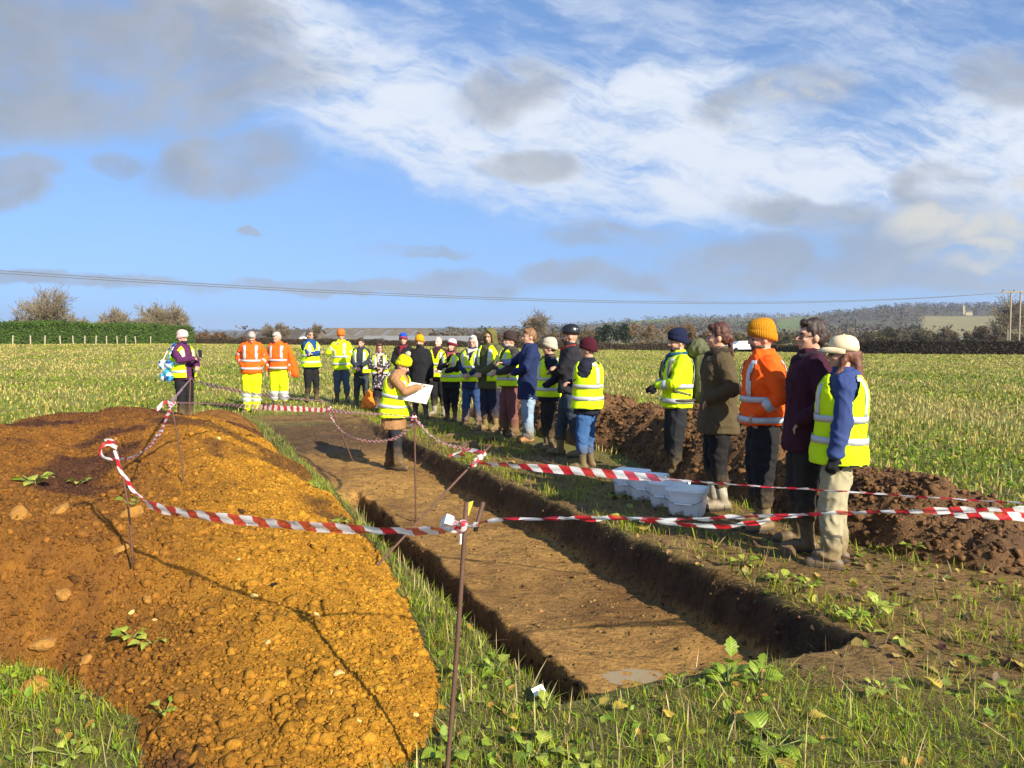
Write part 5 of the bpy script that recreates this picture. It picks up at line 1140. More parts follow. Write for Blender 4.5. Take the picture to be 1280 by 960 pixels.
# ------------------------------------------------------------------ single plants, leaves, stones, sticks
def leaf_data(seed, lobes=True):
    g = np.random.default_rng(seed); n = 11; rim = []
    for i in range(n):
        f = i / (n - 1); w = .42 * math.sin(math.pi * min(1, f * 1.02 + .02)) ** .7 * (1 + (.22 * math.sin(i * 2.6 + seed) if lobes else 0)); rim.append((f, w))
    V = []; 
    for f, w in rim:
        zc = .10 * math.sin(math.pi * f) - .18 * f * f; V += [(f, -w, zc + .10 * w + g.normal(0, .015)), (f, 0, zc), (f, w, zc + .10 * w + g.normal(0, .015))]
    F_ = []
    for i in range(n - 1): a = i * 3; F_ += [(a, a + 3, a + 4, a + 1), (a + 1, a + 4, a + 5, a + 2)]
    return py_mesh('leaf', V, F_)
def leaf_mat(name, c, c2): 
    m, t, b = new_mat(name); o = t.node('ShaderNodeTexCoord').outputs['Object']; x, y, z = t.sep(o)
    vein = t.sstep(t.m('ABSOLUTE', y), .0, .035); rib = t.m('SINE', t.m('ADD', t.m('MULTIPLY', x, 46), t.m('MULTIPLY', t.m('ABSOLUTE', y), -30)))
    cc = t.mix(t.m('MULTIPLY', vein, .9), tuple(np.minimum(np.array(c) * 2.2, .8)), tuple(c)); cc = t.mix(t.sstep(t.noise(o, 4.5, 4, .6), .5, .72), cc, c2)
    t.l.new(cc, b.inputs['Base Color']); b.inputs['Roughness'].default_value = .5; bump(t, b, rib, .25, .01)
    tr = t.node('ShaderNodeBsdfTranslucent'); t.l.new(cc, tr.inputs[0]); mx = t.node('ShaderNodeMixShader'); mx.inputs[0].default_value = .3
    out = [q for q in t.n if q.type == 'OUTPUT_MATERIAL'][0]; t.l.new(b.outputs[0], mx.inputs[1]); t.l.new(tr.outputs[0], mx.inputs[2]); t.l.new(mx.outputs[0], out.inputs[0]); return m
LM = [leaf_mat('green_leaf', (.20, .29, .02), (.30, .36, .04)), leaf_mat('yellow_green_leaf', (.34, .42, .05), (.50, .46, .08)), leaf_mat('yellow_leaf', (.60, .42, .05), (.40, .22, .05))]
LD = []
for k_ in range(6):
    me = leaf_data(k_ + 1, k_ % 2 == 0); me.materials.append(LM[(0, 0, 1, 1, 2, 2)[k_]]); me.polygons.foreach_set('use_smooth', np.ones(len(me.polygons), bool)); LD.append(me)
STEM = plain('plant_stem', (.22, .26, .07), .6, .1, 40, 0)
def weed(px, py, nl, size, label, spread=1.0, up=.6, z=None, mats=(0, 1, 2, 3), group='leafy weeds'):
    p = hit(px, py)
    size *= .78; nl = nl + 2
    g = random.Random(int(px * 7 + py)); w = empty('leafy_weed', p, g.uniform(0, 6)); tag(w, label, 'weed', group)
    for i in range(nl):
        a = 2 * math.pi * i / nl + g.uniform(-.5, .5); el = up * g.uniform(.5, 1.3); L_ = size * g.uniform(.6, 1.15); st = size * g.uniform(.3, .9)
        tip = Vector((math.cos(a) * st * spread, math.sin(a) * st * spread, st * el + .01)); pr = Prim(); pr.cone((0, 0, 0), .003, tip, .002, 5, 1)
        link('stem', py_mesh('stem', pr.V, pr.F), STEM, w, True)
        o = bpy.data.objects.new('leaf', LD[g.choice(mats)]); COL.objects.link(o); o.parent = w; o.location = tip; o.scale = (L_, L_ * g.uniform(.65, 1.15), L_ * g.uniform(.6, 1.6)); o.rotation_euler = (g.uniform(-.4, .4), -el * .5 + g.uniform(-.3, .3), a + g.uniform(-.4, .4))
for a_ in [(45, 606, 9, .13, 'bright green leafy weed growing out of the orange heap', 1.2, .7), (100, 606, 5, .10, 'small pale weed right of the leafy one on the orange heap', 1, .6),
           (165, 632, 3, .07, 'tiny weed below the tape on the orange heap'), (1065, 776, 8, .10, 'leafy weed at the near right corner of the trench', 1.1, .6), (1100, 770, 4, .10, 'pale upright leaf beside the near right trench corner', .6, 1.2, None, (2, 3)),
           (1010, 735, 6, .085, 'weed on the right trench rim left of the corner'), (975, 728, 7, .085, 'weed on the right trench rim behind the corner clump'), (930, 708, 7, .09, 'broad leaved weed on the right trench rim below the cap wearer'),
           (910, 862, 8, .115, 'tall serrated weed standing at the near end of the trench', .7, 1.5, None, (0, 1)), (950, 858, 5, .10, 'smaller upright weed right of the serrated one', .7, 1.4, None, (0, 1)), (845, 862, 4, .07, 'pale young weed at the near end of the trench', .6, 1.4, None, (2, 3)), (880, 865, 3, .06, 'tiny weed between two taller ones at the trench end', .6, 1.3),
           (680, 890, 4, .085, 'yellowish leaf pair below the white tag', .8, .7, None, (2, 3)), (620, 842, 5, .075, 'weed on the left trench lip among the stubble', .8, .8), (575, 850, 6, .065, 'bushy little weed right of the near pin', .8, .9),
           (668, 948, 6, .11, 'broad leaved weed at the bottom edge of the photo', .9, .4, None, (2, 0)), (560, 950, 6, .09, 'dense weed at the foot of the near pin'), (1100, 868, 5, .10, 'yellow green weed in the trampled ground on the right', .9, .6, None, (2, 3)),
           (725, 962, 5, .08, 'weed right of the broad leaved one at the bottom edge'), (970, 935, 6, .12, 'large dark leaved weed lying in the front grass', 1.1, .3, None, (0, 1)), (780, 655, 4, .10, 'pale leaf hanging over the trench rim below the buckets', .8, .6, None, (2, 3)),
           (1140, 690, 8, .09, 'pale weed at the foot of the brown ridge on the right', 1, .5, None, (2, 3)), (1105, 690, 6, .07, 'pale weed left of its twin at the foot of the brown ridge'), (1250, 650, 7, .10, 'green weed at the right end of the brown ridge'),
           (90, 945, 5, .10, 'light green weed in the grass at the bottom left', 1.1, .3, None, (2, 3)), (165, 800, 5, .09, 'pale green weed where the orange heap meets the bottom left grass', 1, .5), (190, 805, 3, .08, 'pale leaf beside the bottom left grass', 1, .3, None, (3,)),
           (205, 895, 4, .06, 'small weed on the orange heap near the bottom left grass'), (540, 505, 9, .12, 'green bushy weed beyond the trench behind the person writing', 1, .8), (580, 510, 8, .12, 'yellow green weed behind the group on the bank', 1, .8), (395, 610, 8, .07, 'low weed on the far left trench lip'), (425, 655, 8, .07, 'low weed on the left trench lip by the wide tape'), (1265, 880, 5, .1, 'weed at the right edge of the photo')]:
    weed(*a_)
def lay_leaf(px, py, L_, k, label, tilt=.3):
    p = hit(px, py, .03)
    g = random.Random(int(px + 31 * py)); o = bpy.data.objects.new('fallen_leaf', LD[k]); COL.objects.link(o); o.location = p; o.scale = (L_,) * 3; o.rotation_euler = (g.uniform(-tilt, tilt), g.uniform(-tilt, tilt), g.uniform(0, 6.28)); tag(o, label, 'leaf', 'fallen yellow leaves')
for a_ in [(835, 905, .06, 4, 'yellow leaf left of the middle in the front grass'), (820, 935, .055, 3, 'round pale leaf standing in the front grass'), (765, 895, .07, 4, 'straw coloured leaf lying below the puddle'), (915, 855, .07, 4, 'orange yellow leaf under the serrated weed'), (935, 900, .07, 5, 'yellow leaf right of the middle in the front grass'),
           (985, 958, .09, 5, 'orange leaf at the bottom edge right of centre'), (635, 905, .045, 4, 'small yellow leaf below the white tag'), (805, 667, .13, 5, 'orange leaf on the trench rim below the buckets'), (1200, 755, .08, 3, 'pale leaf on the trodden mud right of the cap wearer'), (1175, 868, .11, 5, 'curled brown leaf on the trodden mud at lower right'), (900, 718, .10, 4, 'yellow leaf hanging over the right trench rim'), (1010, 905, .07, 4, 'yellow leaf in the grass below the trench corner')]:
    lay_leaf(*a_)
STONE = plain('limestone', (.58, .40, .13), .85, .15, 18, .6, 50, .006); CLOD = plain('orange_clod', (.33, .155, .025), .95, .2, 20, .9, 60, .01)
def stone(px, py, r, mat, label, name, cat, grp):
    p = hit(px, py)
    g = np.random.default_rng(int(px * 3 + py)); pr = Prim(); pr.ell((0, 0, 0), (1, 1, 1), None, 10, 7); V = np.array(pr.V); nn = fbm(V[:, 0] * 1.3 + px, V[:, 1] * 1.3, V[:, 2] * 1.3, oct=2, seed=int(px)); V = V * (1 + .45 * nn)[:, None] * (r * 1.15, r * .85, r * .5)
    o = link(name, py_mesh(name, V, pr.F), mat); o.location = p + np.array([0, 0, r * .12]); o.rotation_euler = (g.uniform(-.6, .6), g.uniform(-.6, .6), g.uniform(0, 6)); tag(o, label, cat, grp)
for px, py, r, lab in [(424, 846, .028, 'largest pale stone low on the orange heap'), (318, 747, .022, 'flat pale stone in the dark patch of the orange heap'), (520, 895, .016, 'pale stone near the right foot of the orange heap'), (416, 868, .014, 'small pale stone below the largest one'), (450, 902, .016, 'pale stone left of the one at the heap foot'),
                       (298, 700, .014, 'pale stone under the wide tape'), (193, 776, .018, 'pale stone left of the dark patch'), (165, 767, .014, 'sliver of pale stone by the bottom left grass'), (335, 805, .016, 'tan stone in the middle of the orange heap'), (396, 770, .018, 'pale stone on the upper right of the front heap'), (273, 549, .03, 'pale stone high on the far part of the heap'), (357, 770, .012, 'little pale stone beside the dark patch')]:
    stone(px, py, r, STONE, lab, 'stone', 'stone', 'pale stones on the orange heap')
for px, py, r, lab in [(108, 828, .032, 'round orange clod beside the bottom left grass'), (187, 752, .032, 'orange clod below the curl topped pin'), (57, 810, .06, 'big smooth orange clod at the edge of the bottom left grass'), (180, 855, .022, 'orange clod right of the bottom left grass'), (80, 748, .05, 'broad orange clod on the left of the heap'), (165, 645, .07, 'rounded clod by the curl topped pin'), (75, 640, .06, 'rounded brown clod below the leafy weed'), (25, 645, .06, 'orange clod at the left photo edge'), (330, 875, .025, 'orange clod in the lower middle of the heap'), (45, 862, .06, 'brown clod in the bottom left grass'), (150, 690, .05, 'clod at the foot of the curl topped pin')]:
    stone(px, py, r, CLOD, lab, 'soil_clod', 'clod', 'large clods on the orange heap')
MUDL = plain('mud_lump', (.15, .09, .04), .9, .25, 18, .9, 50, .012)
for px, py, r, lab in [(985, 692, .065, 'muddy clod between the boots of the orange jacket and the cap wearer'), (940, 660, .05, 'muddy clod by the boots of the orange jacket wearer'), (585, 560, .13, 'low brown clod on the far bank behind the leaning pin'), (610, 552, .12, 'brown clod at the feet of the tan wellingtons'), (560, 548, .1, 'brown clod left of the tan wellingtons')]:
    stone(px, py, r, MUDL, lab, 'mud_clod', 'clod', None)
# ------------------------------------------------------------------ hedges, trees, buildings, hills
FOL = attr_mat('foliage', .65, .15, 3, 0, trans=.15, spec=.25); BARK = plain('bark', (.13, .105, .075), .9, .2, 3, .6, 12, .02); TWIG = attr_mat('twigs', .85, .12, 2, 0, spec=.2)
def cards(P_, size, col, seed, name, mat=None, parent=None, flatten=.8, asp=.6):
    """small leaf-sized faces, each a bent pair of triangles"""
    g = np.random.default_rng(seed); n = len(P_); d = g.normal(0, 1, (n, 3)); d[:, 2] *= flatten; d /= np.linalg.norm(d, axis=1)[:, None]; e = np.cross(d, g.normal(0, 1, (n, 3))); e /= np.linalg.norm(e, axis=1)[:, None] + 1e-9
    s_ = size[:, None]; V = np.stack([P_ - d * s_ * .5, P_ + e * s_ * asp * .5, P_ + d * s_ * .5, P_ - e * s_ * asp * .5], 1)
    return link(name, np_mesh(name, V.reshape(-1, 3), np.arange(n * 4).reshape(-1, 4), np.repeat(col, 4, 0)), mat or FOL, parent)
def gpos(px, Y): x = (px - 640) / 960 * Y; return np.array([x, Y, float(terrain(x, Y))])
def hedge(name, label, cat, pts, h, wd, n, col, size, seed, jag=.25, trim=True):
    pts = [np.array(p) for p in pts]; root = empty(name, pts[0]); tag(root, label, cat); g = np.random.default_rng(seed)
    seg = np.array([np.linalg.norm(b[:2] - a[:2]) for a, b in zip(pts, pts[1:])]); cs = np.concatenate([[0], np.cumsum(seg)]); u = g.uniform(0, cs[-1], n)
    k = np.clip(np.searchsorted(cs, u) - 1, 0, len(seg) - 1); f = ((u - cs[k]) / seg[k])[:, None]; A_ = np.array(pts); c = A_[k] * (1 - f) + A_[k + 1] * f
    dr = (A_[k + 1] - A_[k])[:, :2]; dr /= np.linalg.norm(dr, axis=1)[:, None]; nr = np.stack([-dr[:, 1], dr[:, 0]], -1)
    hh = h * (1 + jag * fbm(u * .35, u * 0, oct=4, seed=seed)); sh = g.uniform(0, 1, n)
    side = np.where(g.uniform(0, 1, n) < .72, -1, 1); v = g.uniform(0.02, 1, n); top = sh > .72
    off = np.where(top, g.uniform(-.5, .5, n), side * (.5 - .10 * v + g.normal(0, .05, n))) * wd; z = np.where(top, hh * (1 + g.normal(0, .05, n)), hh * v)
    P_ = np.stack([c[:, 0] + nr[:, 0] * off, c[:, 1] + nr[:, 1] * off, c[:, 2] + z], -1) - pts[0]
    clump = fbm(u * 1.1, z * 1.6, oct=3, seed=seed + 4)
    cards(P_, size * g.uniform(.6, 1.5, n), np.clip(np.array(col)[None] * (1 + .35 * clump + g.normal(0, .18, n))[:, None] * (1 + g.normal(0, .08, (n, 3))), .004, .6), seed, 'foliage', None, root)
    # dense woody inside
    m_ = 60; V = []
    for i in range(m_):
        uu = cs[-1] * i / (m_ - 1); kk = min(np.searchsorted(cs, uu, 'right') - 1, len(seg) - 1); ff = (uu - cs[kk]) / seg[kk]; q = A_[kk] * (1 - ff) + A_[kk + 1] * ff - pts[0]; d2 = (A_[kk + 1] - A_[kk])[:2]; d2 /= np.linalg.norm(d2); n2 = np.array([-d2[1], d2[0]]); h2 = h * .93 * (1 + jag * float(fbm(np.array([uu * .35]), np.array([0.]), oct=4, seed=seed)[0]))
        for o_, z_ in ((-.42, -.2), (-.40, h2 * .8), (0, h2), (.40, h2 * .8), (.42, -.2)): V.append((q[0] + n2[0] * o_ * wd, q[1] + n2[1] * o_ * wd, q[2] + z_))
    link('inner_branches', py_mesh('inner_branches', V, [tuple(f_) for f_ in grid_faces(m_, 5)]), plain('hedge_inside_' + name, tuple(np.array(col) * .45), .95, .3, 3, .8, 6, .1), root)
    return root
hp = [gpos(-260, 78), gpos(0, 92), gpos(120, 103), gpos(238, 122)]
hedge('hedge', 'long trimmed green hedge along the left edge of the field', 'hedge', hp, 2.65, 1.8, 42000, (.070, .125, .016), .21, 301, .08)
POST = plain('weathered_wood', (.36, .30, .21), .9, .2, 6, .5, 30, .01)
ga = []
for i, px in enumerate((17, 39, 57, 76, 92, 107, 121, 134, 147, 158, 170, 189)):
    Y = float(np.interp(px, [0, 120, 238], [91, 102, 121])) - 1.8; q = gpos(px, Y); o = boxm('fence_post', .07, .07, .55, POST, None); o.location = q + np.array([0, 0, .55]); o.rotation_euler = (R(rng.uniform(-3, 3)), R(rng.uniform(-4, 4)), rng.uniform(0, 1))
    tag(o, ('leftmost', 'second', 'third', 'fourth', 'fifth', 'sixth', 'seventh', 'eighth', 'ninth', 'tenth', 'eleventh', 'last')[i] + ' pale wooden post from the left in front of the green hedge', 'fence post', 'fence posts in front of the green hedge')
hedge('hedge', 'low dark brown hedge along the right edge of the field', 'hedge', [gpos(1040, 92), gpos(1160, 87), gpos(1290, 84), gpos(1500, 78)], 1.45, 1.6, 30000, (.052, .036, .020), .17, 305, .10)
hedge('hedge', 'thin low brown hedge line across the middle far edge of the field', 'hedge', [gpos(225, 135), gpos(480, 125), gpos(700, 115), gpos(900, 110), gpos(1042, 95)], .95, 1.3, 22000, (.085, .058, .030), .20, 307, .35)

def bare_tree(name, label, px, Y, h, spread, seed, col=(.20, .165, .11), density=1.0, group=None, lean=0.0, multi=1):
    base = gpos(px, Y); root = empty(name, base); tag(root, label, 'tree', group); g = random.Random(seed); segs = []; trunk = []
    def grow_(p, d, L_, r, lev):
        n_ = 3; q = p; rr = r
        for i in range(n_):
            d = (d + Vector((g.gauss(0, .10), g.gauss(0, .10), g.gauss(.02, .06)))).normalized(); q2 = q + d * (L_ / n_); (trunk if lev == 0 else segs).append((q, rr, q2, rr * .88)); q, rr = q2, rr * .88
            if lev < 4 and (lev > 0 or i > 0):
                for _ in range(2 if lev < 2 else 1 + (g.random() < .6 * density)):
                    a = g.uniform(.35, .95); ax = d.orthogonal(); ax.rotate(Matrix.Rotation(g.uniform(0, 6.28), 3, d)); nd = (d * math.cos(a) + ax * math.sin(a) * spread + Vector((0, 0, .10))).normalized(); grow_(q, nd, L_ * g.uniform(.50, .76), rr * .64, lev + 1)
        if lev < 5: grow_(q, (d + Vector((g.gauss(0, .2), g.gauss(0, .2), .1))).normalized(), L_ * .72, rr * .9, lev + 1)
    for k in range(multi): grow_(Vector((g.uniform(-.4, .4) * (multi > 1), 0, -.2)), Vector((lean + g.gauss(0, .3) * (multi > 1), 0, 1)).normalized(), h * .34, h * .026 / multi ** .5, 0)
    def tubes(sg, nm, mat, seg_, rmin):
        A_ = np.array([tuple(a[0]) for a in sg]); B_ = np.array([tuple(a[2]) for a in sg]); ra = np.maximum([a[1] for a in sg], rmin); rb = np.maximum([a[3] for a in sg], rmin); d = B_ - A_; d /= np.linalg.norm(d, axis=1)[:, None]; u = np.cross(d, [0.31, .2, .93]); u /= np.linalg.norm(u, axis=1)[:, None]; v = np.cross(d, u)
        an = np.arange(seg_) * 2 * math.pi / seg_; rg = u[:, None] * np.cos(an)[None, :, None] + v[:, None] * np.sin(an)[None, :, None]; V = np.concatenate([A_[:, None] + rg * np.array(ra)[:, None, None], B_[:, None] + rg * np.array(rb)[:, None, None]], 1)
        j = np.arange(seg_); f = np.stack([j, (j + 1) % seg_, (j + 1) % seg_ + seg_, j + seg_], -1); F_ = (f[None] + (np.arange(len(sg)) * 2 * seg_)[:, None, None]).reshape(-1, 4)
        c = np.tile(col, (len(V) * 2 * seg_, 1)); link(nm, np_mesh(nm, V.reshape(-1, 3), F_, c), mat, root)
    tubes(trunk, 'trunk', TWIG, 7, .02); tubes(segs, 'crown', TWIG, 3, Y * .00020)
    zt = float(np.quantile([s_[2].z for s_ in segs], .97)); k = h / zt; root.scale = (k, k, k)
def hpx(px, ytop, Y): return EYE + (425 - ytop) / 960 * Y - float(terrain((px - 640) / 960 * Y, Y))
TG = 'bare winter trees behind the green hedge'
for px, yt, Y, sp_, sd_, lab, mu in [(68, 369, 108, 1.25, 11, 'tallest bare tree behind the left part of the green hedge', 2), (100, 398, 112, 1.0, 12, 'small bare tree right of the tallest one', 1), (126, 398, 118, 1.1, 13, 'low bare tree between the two gaps behind the hedge', 1), (156, 392, 120, 1.1, 14, 'middle bare tree behind the green hedge', 2), (176, 399, 124, 1.0, 15, 'thin bare tree right of the middle one', 1), (203, 386, 128, 1.15, 16, 'broad bare tree left of the pink hatted person', 2), (227, 389, 130, 1.1, 17, 'bare tree just behind the pink hatted person', 1), (40, 400, 112, 1.0, 18, 'low bare tree at the far left behind the hedge', 1)]:
    bare_tree('bare_tree', lab, px, Y, hpx(px, yt, Y), sp_, sd_, (.23, .185, .115), 1.0, TG, 0, mu)
for px, yt, Y, sp_, sd_, lab in [(668, 395, 170, 1.2, 21, 'bare tree rising behind the fair haired person in the parka'), (1258, 378, 160, 1.2, 22, 'bare tree beside the power line poles'), (396, 408, 165, 1.1, 23, 'bare tree above the far shed roofs'), (352, 407, 165, 1.1, 24, 'bare tree above the two orange jackets'), (335, 409, 170, 1.1, 28, 'bare tree above the left orange jacket')]:
    bare_tree('bare_tree', lab, px, Y, hpx(px, yt, Y), sp_, sd_, (.19, .15, .10))
def bush(name, label, px, Y, h, w, col, seed, n=2600, size=.35, cat='bush', group=None, trunk=True, conical=False):
    base = gpos(px, Y); root = empty(name, base); tag(root, label, cat, group); g = np.random.default_rng(seed); m_ = 20
    cc = np.stack([g.uniform(-.38, .38, m_) * w, g.uniform(-.3, .3, m_) * w, g.uniform(.30, .80, m_) * h], -1); rr = g.uniform(.11, .24, m_) * min(w, h)
    k = g.integers(0, m_, n); d = g.normal(0, 1, (n, 3)); d /= np.linalg.norm(d, axis=1)[:, None]; P_ = cc[k] + d * (rr[k] * g.power(4, n) * 1.15)[:, None]; P_[:, 2] = np.maximum(P_[:, 2], .1)
    cl = fbm(P_[:, 0] * .9 + seed, P_[:, 1] * .9, P_[:, 2] * .9, oct=3, seed=seed)
    cards(P_, size * g.uniform(.5, 1.5, n), np.clip(np.array(col)[None] * (1 + .45 * cl + g.normal(0, .2, n))[:, None] * (1 + g.normal(0, .06, (n, 3))), .004, .6), seed, 'crown', None, root, asp=.35 if not conical else .6)
    if trunk:
        pr = Prim()
        for i in range(4): pr.cone((g.uniform(-.1, .1) * w, 0, -.2), .09 + .012 * h, (cc[i][0] * .8, cc[i][1] * .8, cc[i][2]), .04, 6, 1)
        link('trunk', py_mesh('trunk', pr.V, pr.F), BARK, root, True)
for px, yt, Y, w, col, lab, gr, kind in [
    (766, 404, 165, 8.5, (.022, .034, .014), 'dark evergreen tree behind the person in the maroon beanie', None, 'evergreen_tree'),
    (802, 401, 190, 12, (.20, .125, .050), 'large orange brown bush left of the navy beanie', 'g', 'bush'), (870, 412, 185, 9, (.17, .105, .045), 'orange brown bush behind the rucksack', 'g', 'bush'), (850, 403, 200, 9, (.19, .12, .05), 'tall orange brown bush above the rucksack', 'g', 'bush'),
    (735, 412, 185, 9, (.14, .095, .045), 'brown bush behind the black helmet', 'g', 'bush'), (690, 414, 190, 10, (.15, .10, .05), 'brown bush behind the cream beanie', 'g', 'bush'), (640, 414, 190, 10, (.11, .075, .035), 'brown bush behind the brown beanie', 'g', 'bush'), (590, 416, 190, 12, (.10, .07, .035), 'brown bush behind the white haired person', 'g', 'bush'), (550, 415, 190, 10, (.10, .07, .04), 'brown bush behind the bald person', 'g', 'bush'),
    (925, 415, 185, 9, (.13, .10, .04), 'brown bush between the waxed jacket and the orange jacket', 'g', 'bush'), (985, 414, 180, 8, (.12, .10, .045), 'olive brown bush behind the mustard beanie', 'g', 'bush'), (268, 416, 150, 8.5, (.155, .085, .040), 'reddish brown bush right of the pink hatted person', 'g', 'bush'), (248, 421, 150, 4, (.12, .09, .03), 'small brown bush beside the phone', 'g', 'bush'), (300, 420, 150, 5, (.10, .065, .035), 'small dark bush left of the first orange jacket', 'g', 'bush'),
    (1090, 412, 175, 12, (.105, .088, .040), 'olive brown bush right of the cap wearer', 'g', 'bush'), (1130, 408, 178, 11, (.090, .075, .036), 'brown bush above the dark hedge', 'g', 'bush'), (1165, 412, 170, 10, (.11, .085, .04), 'rusty bush left of the church field', 'g', 'bush'), (1205, 407, 175, 12, (.135, .085, .042), 'rusty brown bush below the church field', 'g', 'bush'), (1240, 408, 170, 9, (.13, .08, .04), 'rusty brown bush beside the poles', 'g', 'bush'), (1060, 416, 180, 8, (.10, .085, .04), 'low bush close to the cream cap', 'g', 'bush'), (1290, 412, 165, 9, (.12, .08, .04), 'rusty bush at the right photo edge', 'g', 'bush'), (1020, 418, 180, 8, (.10, .08, .04), 'low bush behind the maroon jacket', 'g', 'bush')]:
    bush(kind, lab, px, Y, hpx(px, yt, Y), w, col, int(px), 3400, .40 if kind == 'evergreen_tree' else .50, 'tree' if kind == 'evergreen_tree' else 'bush', 'brown winter bushes along the far field edge' if gr else None, True, kind == 'evergreen_tree')

# sheds
WALLM = plain('shed_wall', (.16, .12, .09), .85, .15, 2, .3, 8, .02); ROOFM, t_, b_ = new_mat('mossy_sheet_roof'); o_ = t_.node('ShaderNodeTexCoord').outputs['Object']
t_.l.new(t_.mix(t_.sstep(t_.noise(o_, .9, 5, .7), .38, .62), (.21, .18, .13), (.11, .085, .055)), b_.inputs['Base Color']); b_.inputs['Roughness'].default_value = .9
def shed(label, px0, px1, ye, yr, Y, dep, roof=ROOFM, wall=WALLM, doors=2):
    a = gpos(px0, Y); b = gpos(px1, Y); L_ = float(b[0] - a[0]); z0 = min(a[2], b[2]) - .2; zc = lambda y_: EYE + (425 - y_) / 960 * Y - z0; he, hr = zc(ye), EYE + (425 - yr) / 960 * (Y + dep / 2) - z0
    root = empty('shed', ((a[0] + b[0]) / 2, Y, z0)); tag(root, label, 'shed'); hx = L_ / 2
    V = [(-hx, 0, 0), (hx, 0, 0), (hx, dep, 0), (-hx, dep, 0), (-hx, 0, he), (hx, 0, he), (hx, dep, he), (-hx, dep, he), (-hx, dep / 2, hr), (hx, dep / 2, hr)]
    link('wall', py_mesh('wall', V, [(0, 1, 5, 4), (2, 3, 7, 6), (1, 2, 6, 9, 5), (3, 0, 4, 8, 7)]), wall, root)
    e = .25; V = []
    for y_, z_ in ((-e, he - .08), (dep / 2, hr + .06), (dep + e, he - .08)):
        for x_ in (-hx - e, hx + e): V.append((x_, y_, z_))
    ro = link('roof', py_mesh('roof', V, [(0, 1, 3, 2), (2, 3, 5, 4)]), roof, root); q = ro.modifiers.new('t', 'SOLIDIFY'); q.thickness = .15; q.offset = 1
    nrl = max(3, int(L_ / 6))
    for i in range(nrl):
        x_ = -hx + L_ * (i + .5) / nrl; p0, p1 = Vector((x_, -e * .5, he + .12)), Vector((x_, dep / 2 - .4, hr + .1)); d = (p1 - p0); s_ = boxm('roof_light', .5, d.length * .28, .02, plain('roof_light', (.20, .18, .145), .4, .05), root); s_.location = (p0 + p1) / 2 + Vector((0, 0, .06)); s_.rotation_euler = (math.atan2(d.z, d.y), 0, 0)
    for i in range(doors):
        x_ = -hx + L_ * (i + .5) / doors; s_ = boxm('door', 1.4, .05, he * .38, plain('shed_door', (.07, .06, .055), .7, .1), root); s_.location = (x_, -.06, he * .40)
shed('long low farm shed with a mossy roof above the person with folded arms', 386, 530, 424, 411, 178, 34)
shed('lower pale roofed shed behind the person in the blue hat', 450, 590, 429, 421, 160, 14, plain('pale_sheet_roof', (.24, .235, .22), .8, .1, 1), WALLM, 3)
shed('dark farm shed behind the two orange jackets', 292, 388, 427, 413, 172, 22, plain('dark_roof', (.085, .065, .05), .9, .2, 1))
# distant cars
def far_car(px, py, Y, col, label):
    root = empty('parked_car', gpos(px, Y), R(8)); tag(root, label, 'car'); cm = plain('car_paint', col, .3, 0, 5, 0, spec=.6)
    prof = [(-2.1, .35), (-2.12, .80), (-1.9, .95), (-1.35, 1.0), (-.75, 1.45), (.7, 1.46), (1.45, 1.0), (2.05, .88), (2.12, .4)]
    V = [(x, s_ * (.85 if z < 1.2 else .68), z) for s_ in (-1, 1) for x, z in prof]; n = len(prof); link('body', py_mesh('body', V, [tuple(range(n)), tuple(range(2 * n - 1, n - 1, -1))] + [(i, n + i, n + (i + 1) % n, (i + 1) % n) for i in range(n)]), cm, root)
    for s_ in (-1, 1):
        link('window', py_mesh('window', [(-1.2, s_ * .80, 1.04), (-.72, s_ * .715, 1.38), (.62, s_ * .715, 1.38), (1.25, s_ * .80, 1.04)], [(0, 1, 2, 3)]), plain('car_glass', (.02, .025, .03), .1, 0, 5, 0), root)
    for x in (-1.3, 1.3):
        for s_ in (-1, 1): pr = Prim(); pr.cone((x, s_ * .72, .32), .32, (x, s_ * .86, .32), .32, 14, 1); link('wheel', py_mesh('wheel', pr.V, pr.F), plain('tyre', (.02, .02, .02), .8, 0, 5, 0), root)
far_car(928, 437, 103, (.75, .76, .78), 'white car passing behind the field beside the orange jacket'); 
far_car(383, 430, 152, (.75, .75, .75), 'white vehicle parked by the far sheds')
# power line: a pair of poles with a crossarm and two wires
POLE = plain('creosoted_pole', (.30, .24, .17), .9, .15, 3, .4, 20, .01); WIREM = plain('cable', (.16, .17, .18), .5, 0, 5, 0, metal=.4); PORC = plain('insulator', (.10, .05, .035), .3, 0, 5, 0)
py_ = 147.0; b0 = gpos(1266, py_); pl = empty('power_pole', b0, R(-60 + 55)); tag(pl, 'twin wooden power line poles with a crossarm at the right edge', 'power pole')
topz = EYE + (425 - 364) / 960 * py_ - b0[2]
for dx_ in (-.75, .95): pr = Prim(); pr.cone((dx_, 0, -.3), .20, (dx_, 0, topz), .14, 10, 1); link('pole', py_mesh('pole', pr.V, pr.F), POLE, pl, True)
boxm('crossarm', 2.3, .10, .13, POLE, pl, (-.4, -.22, topz - .25))
for x_ in (-2.4, -.4, 1.6): pr = Prim(); pr.cone((x_, -.22, topz - .1), .10, (x_, -.22, topz + .22), .07, 8, 1); link('insulator', py_mesh('insulator', pr.V, pr.F), PORC, pl, True)
pr = Prim(); pr.cone((-.75, 0, topz - 2.2), .05, (.95, 0, topz - .9), .05, 6, 1); link('brace', py_mesh('brace', pr.V, pr.F), POLE, pl, True)
ws0 = Vector(b0) + Vector((-2.4, -.1, topz + .2)); we = Vector((-91, 42, 10.6))
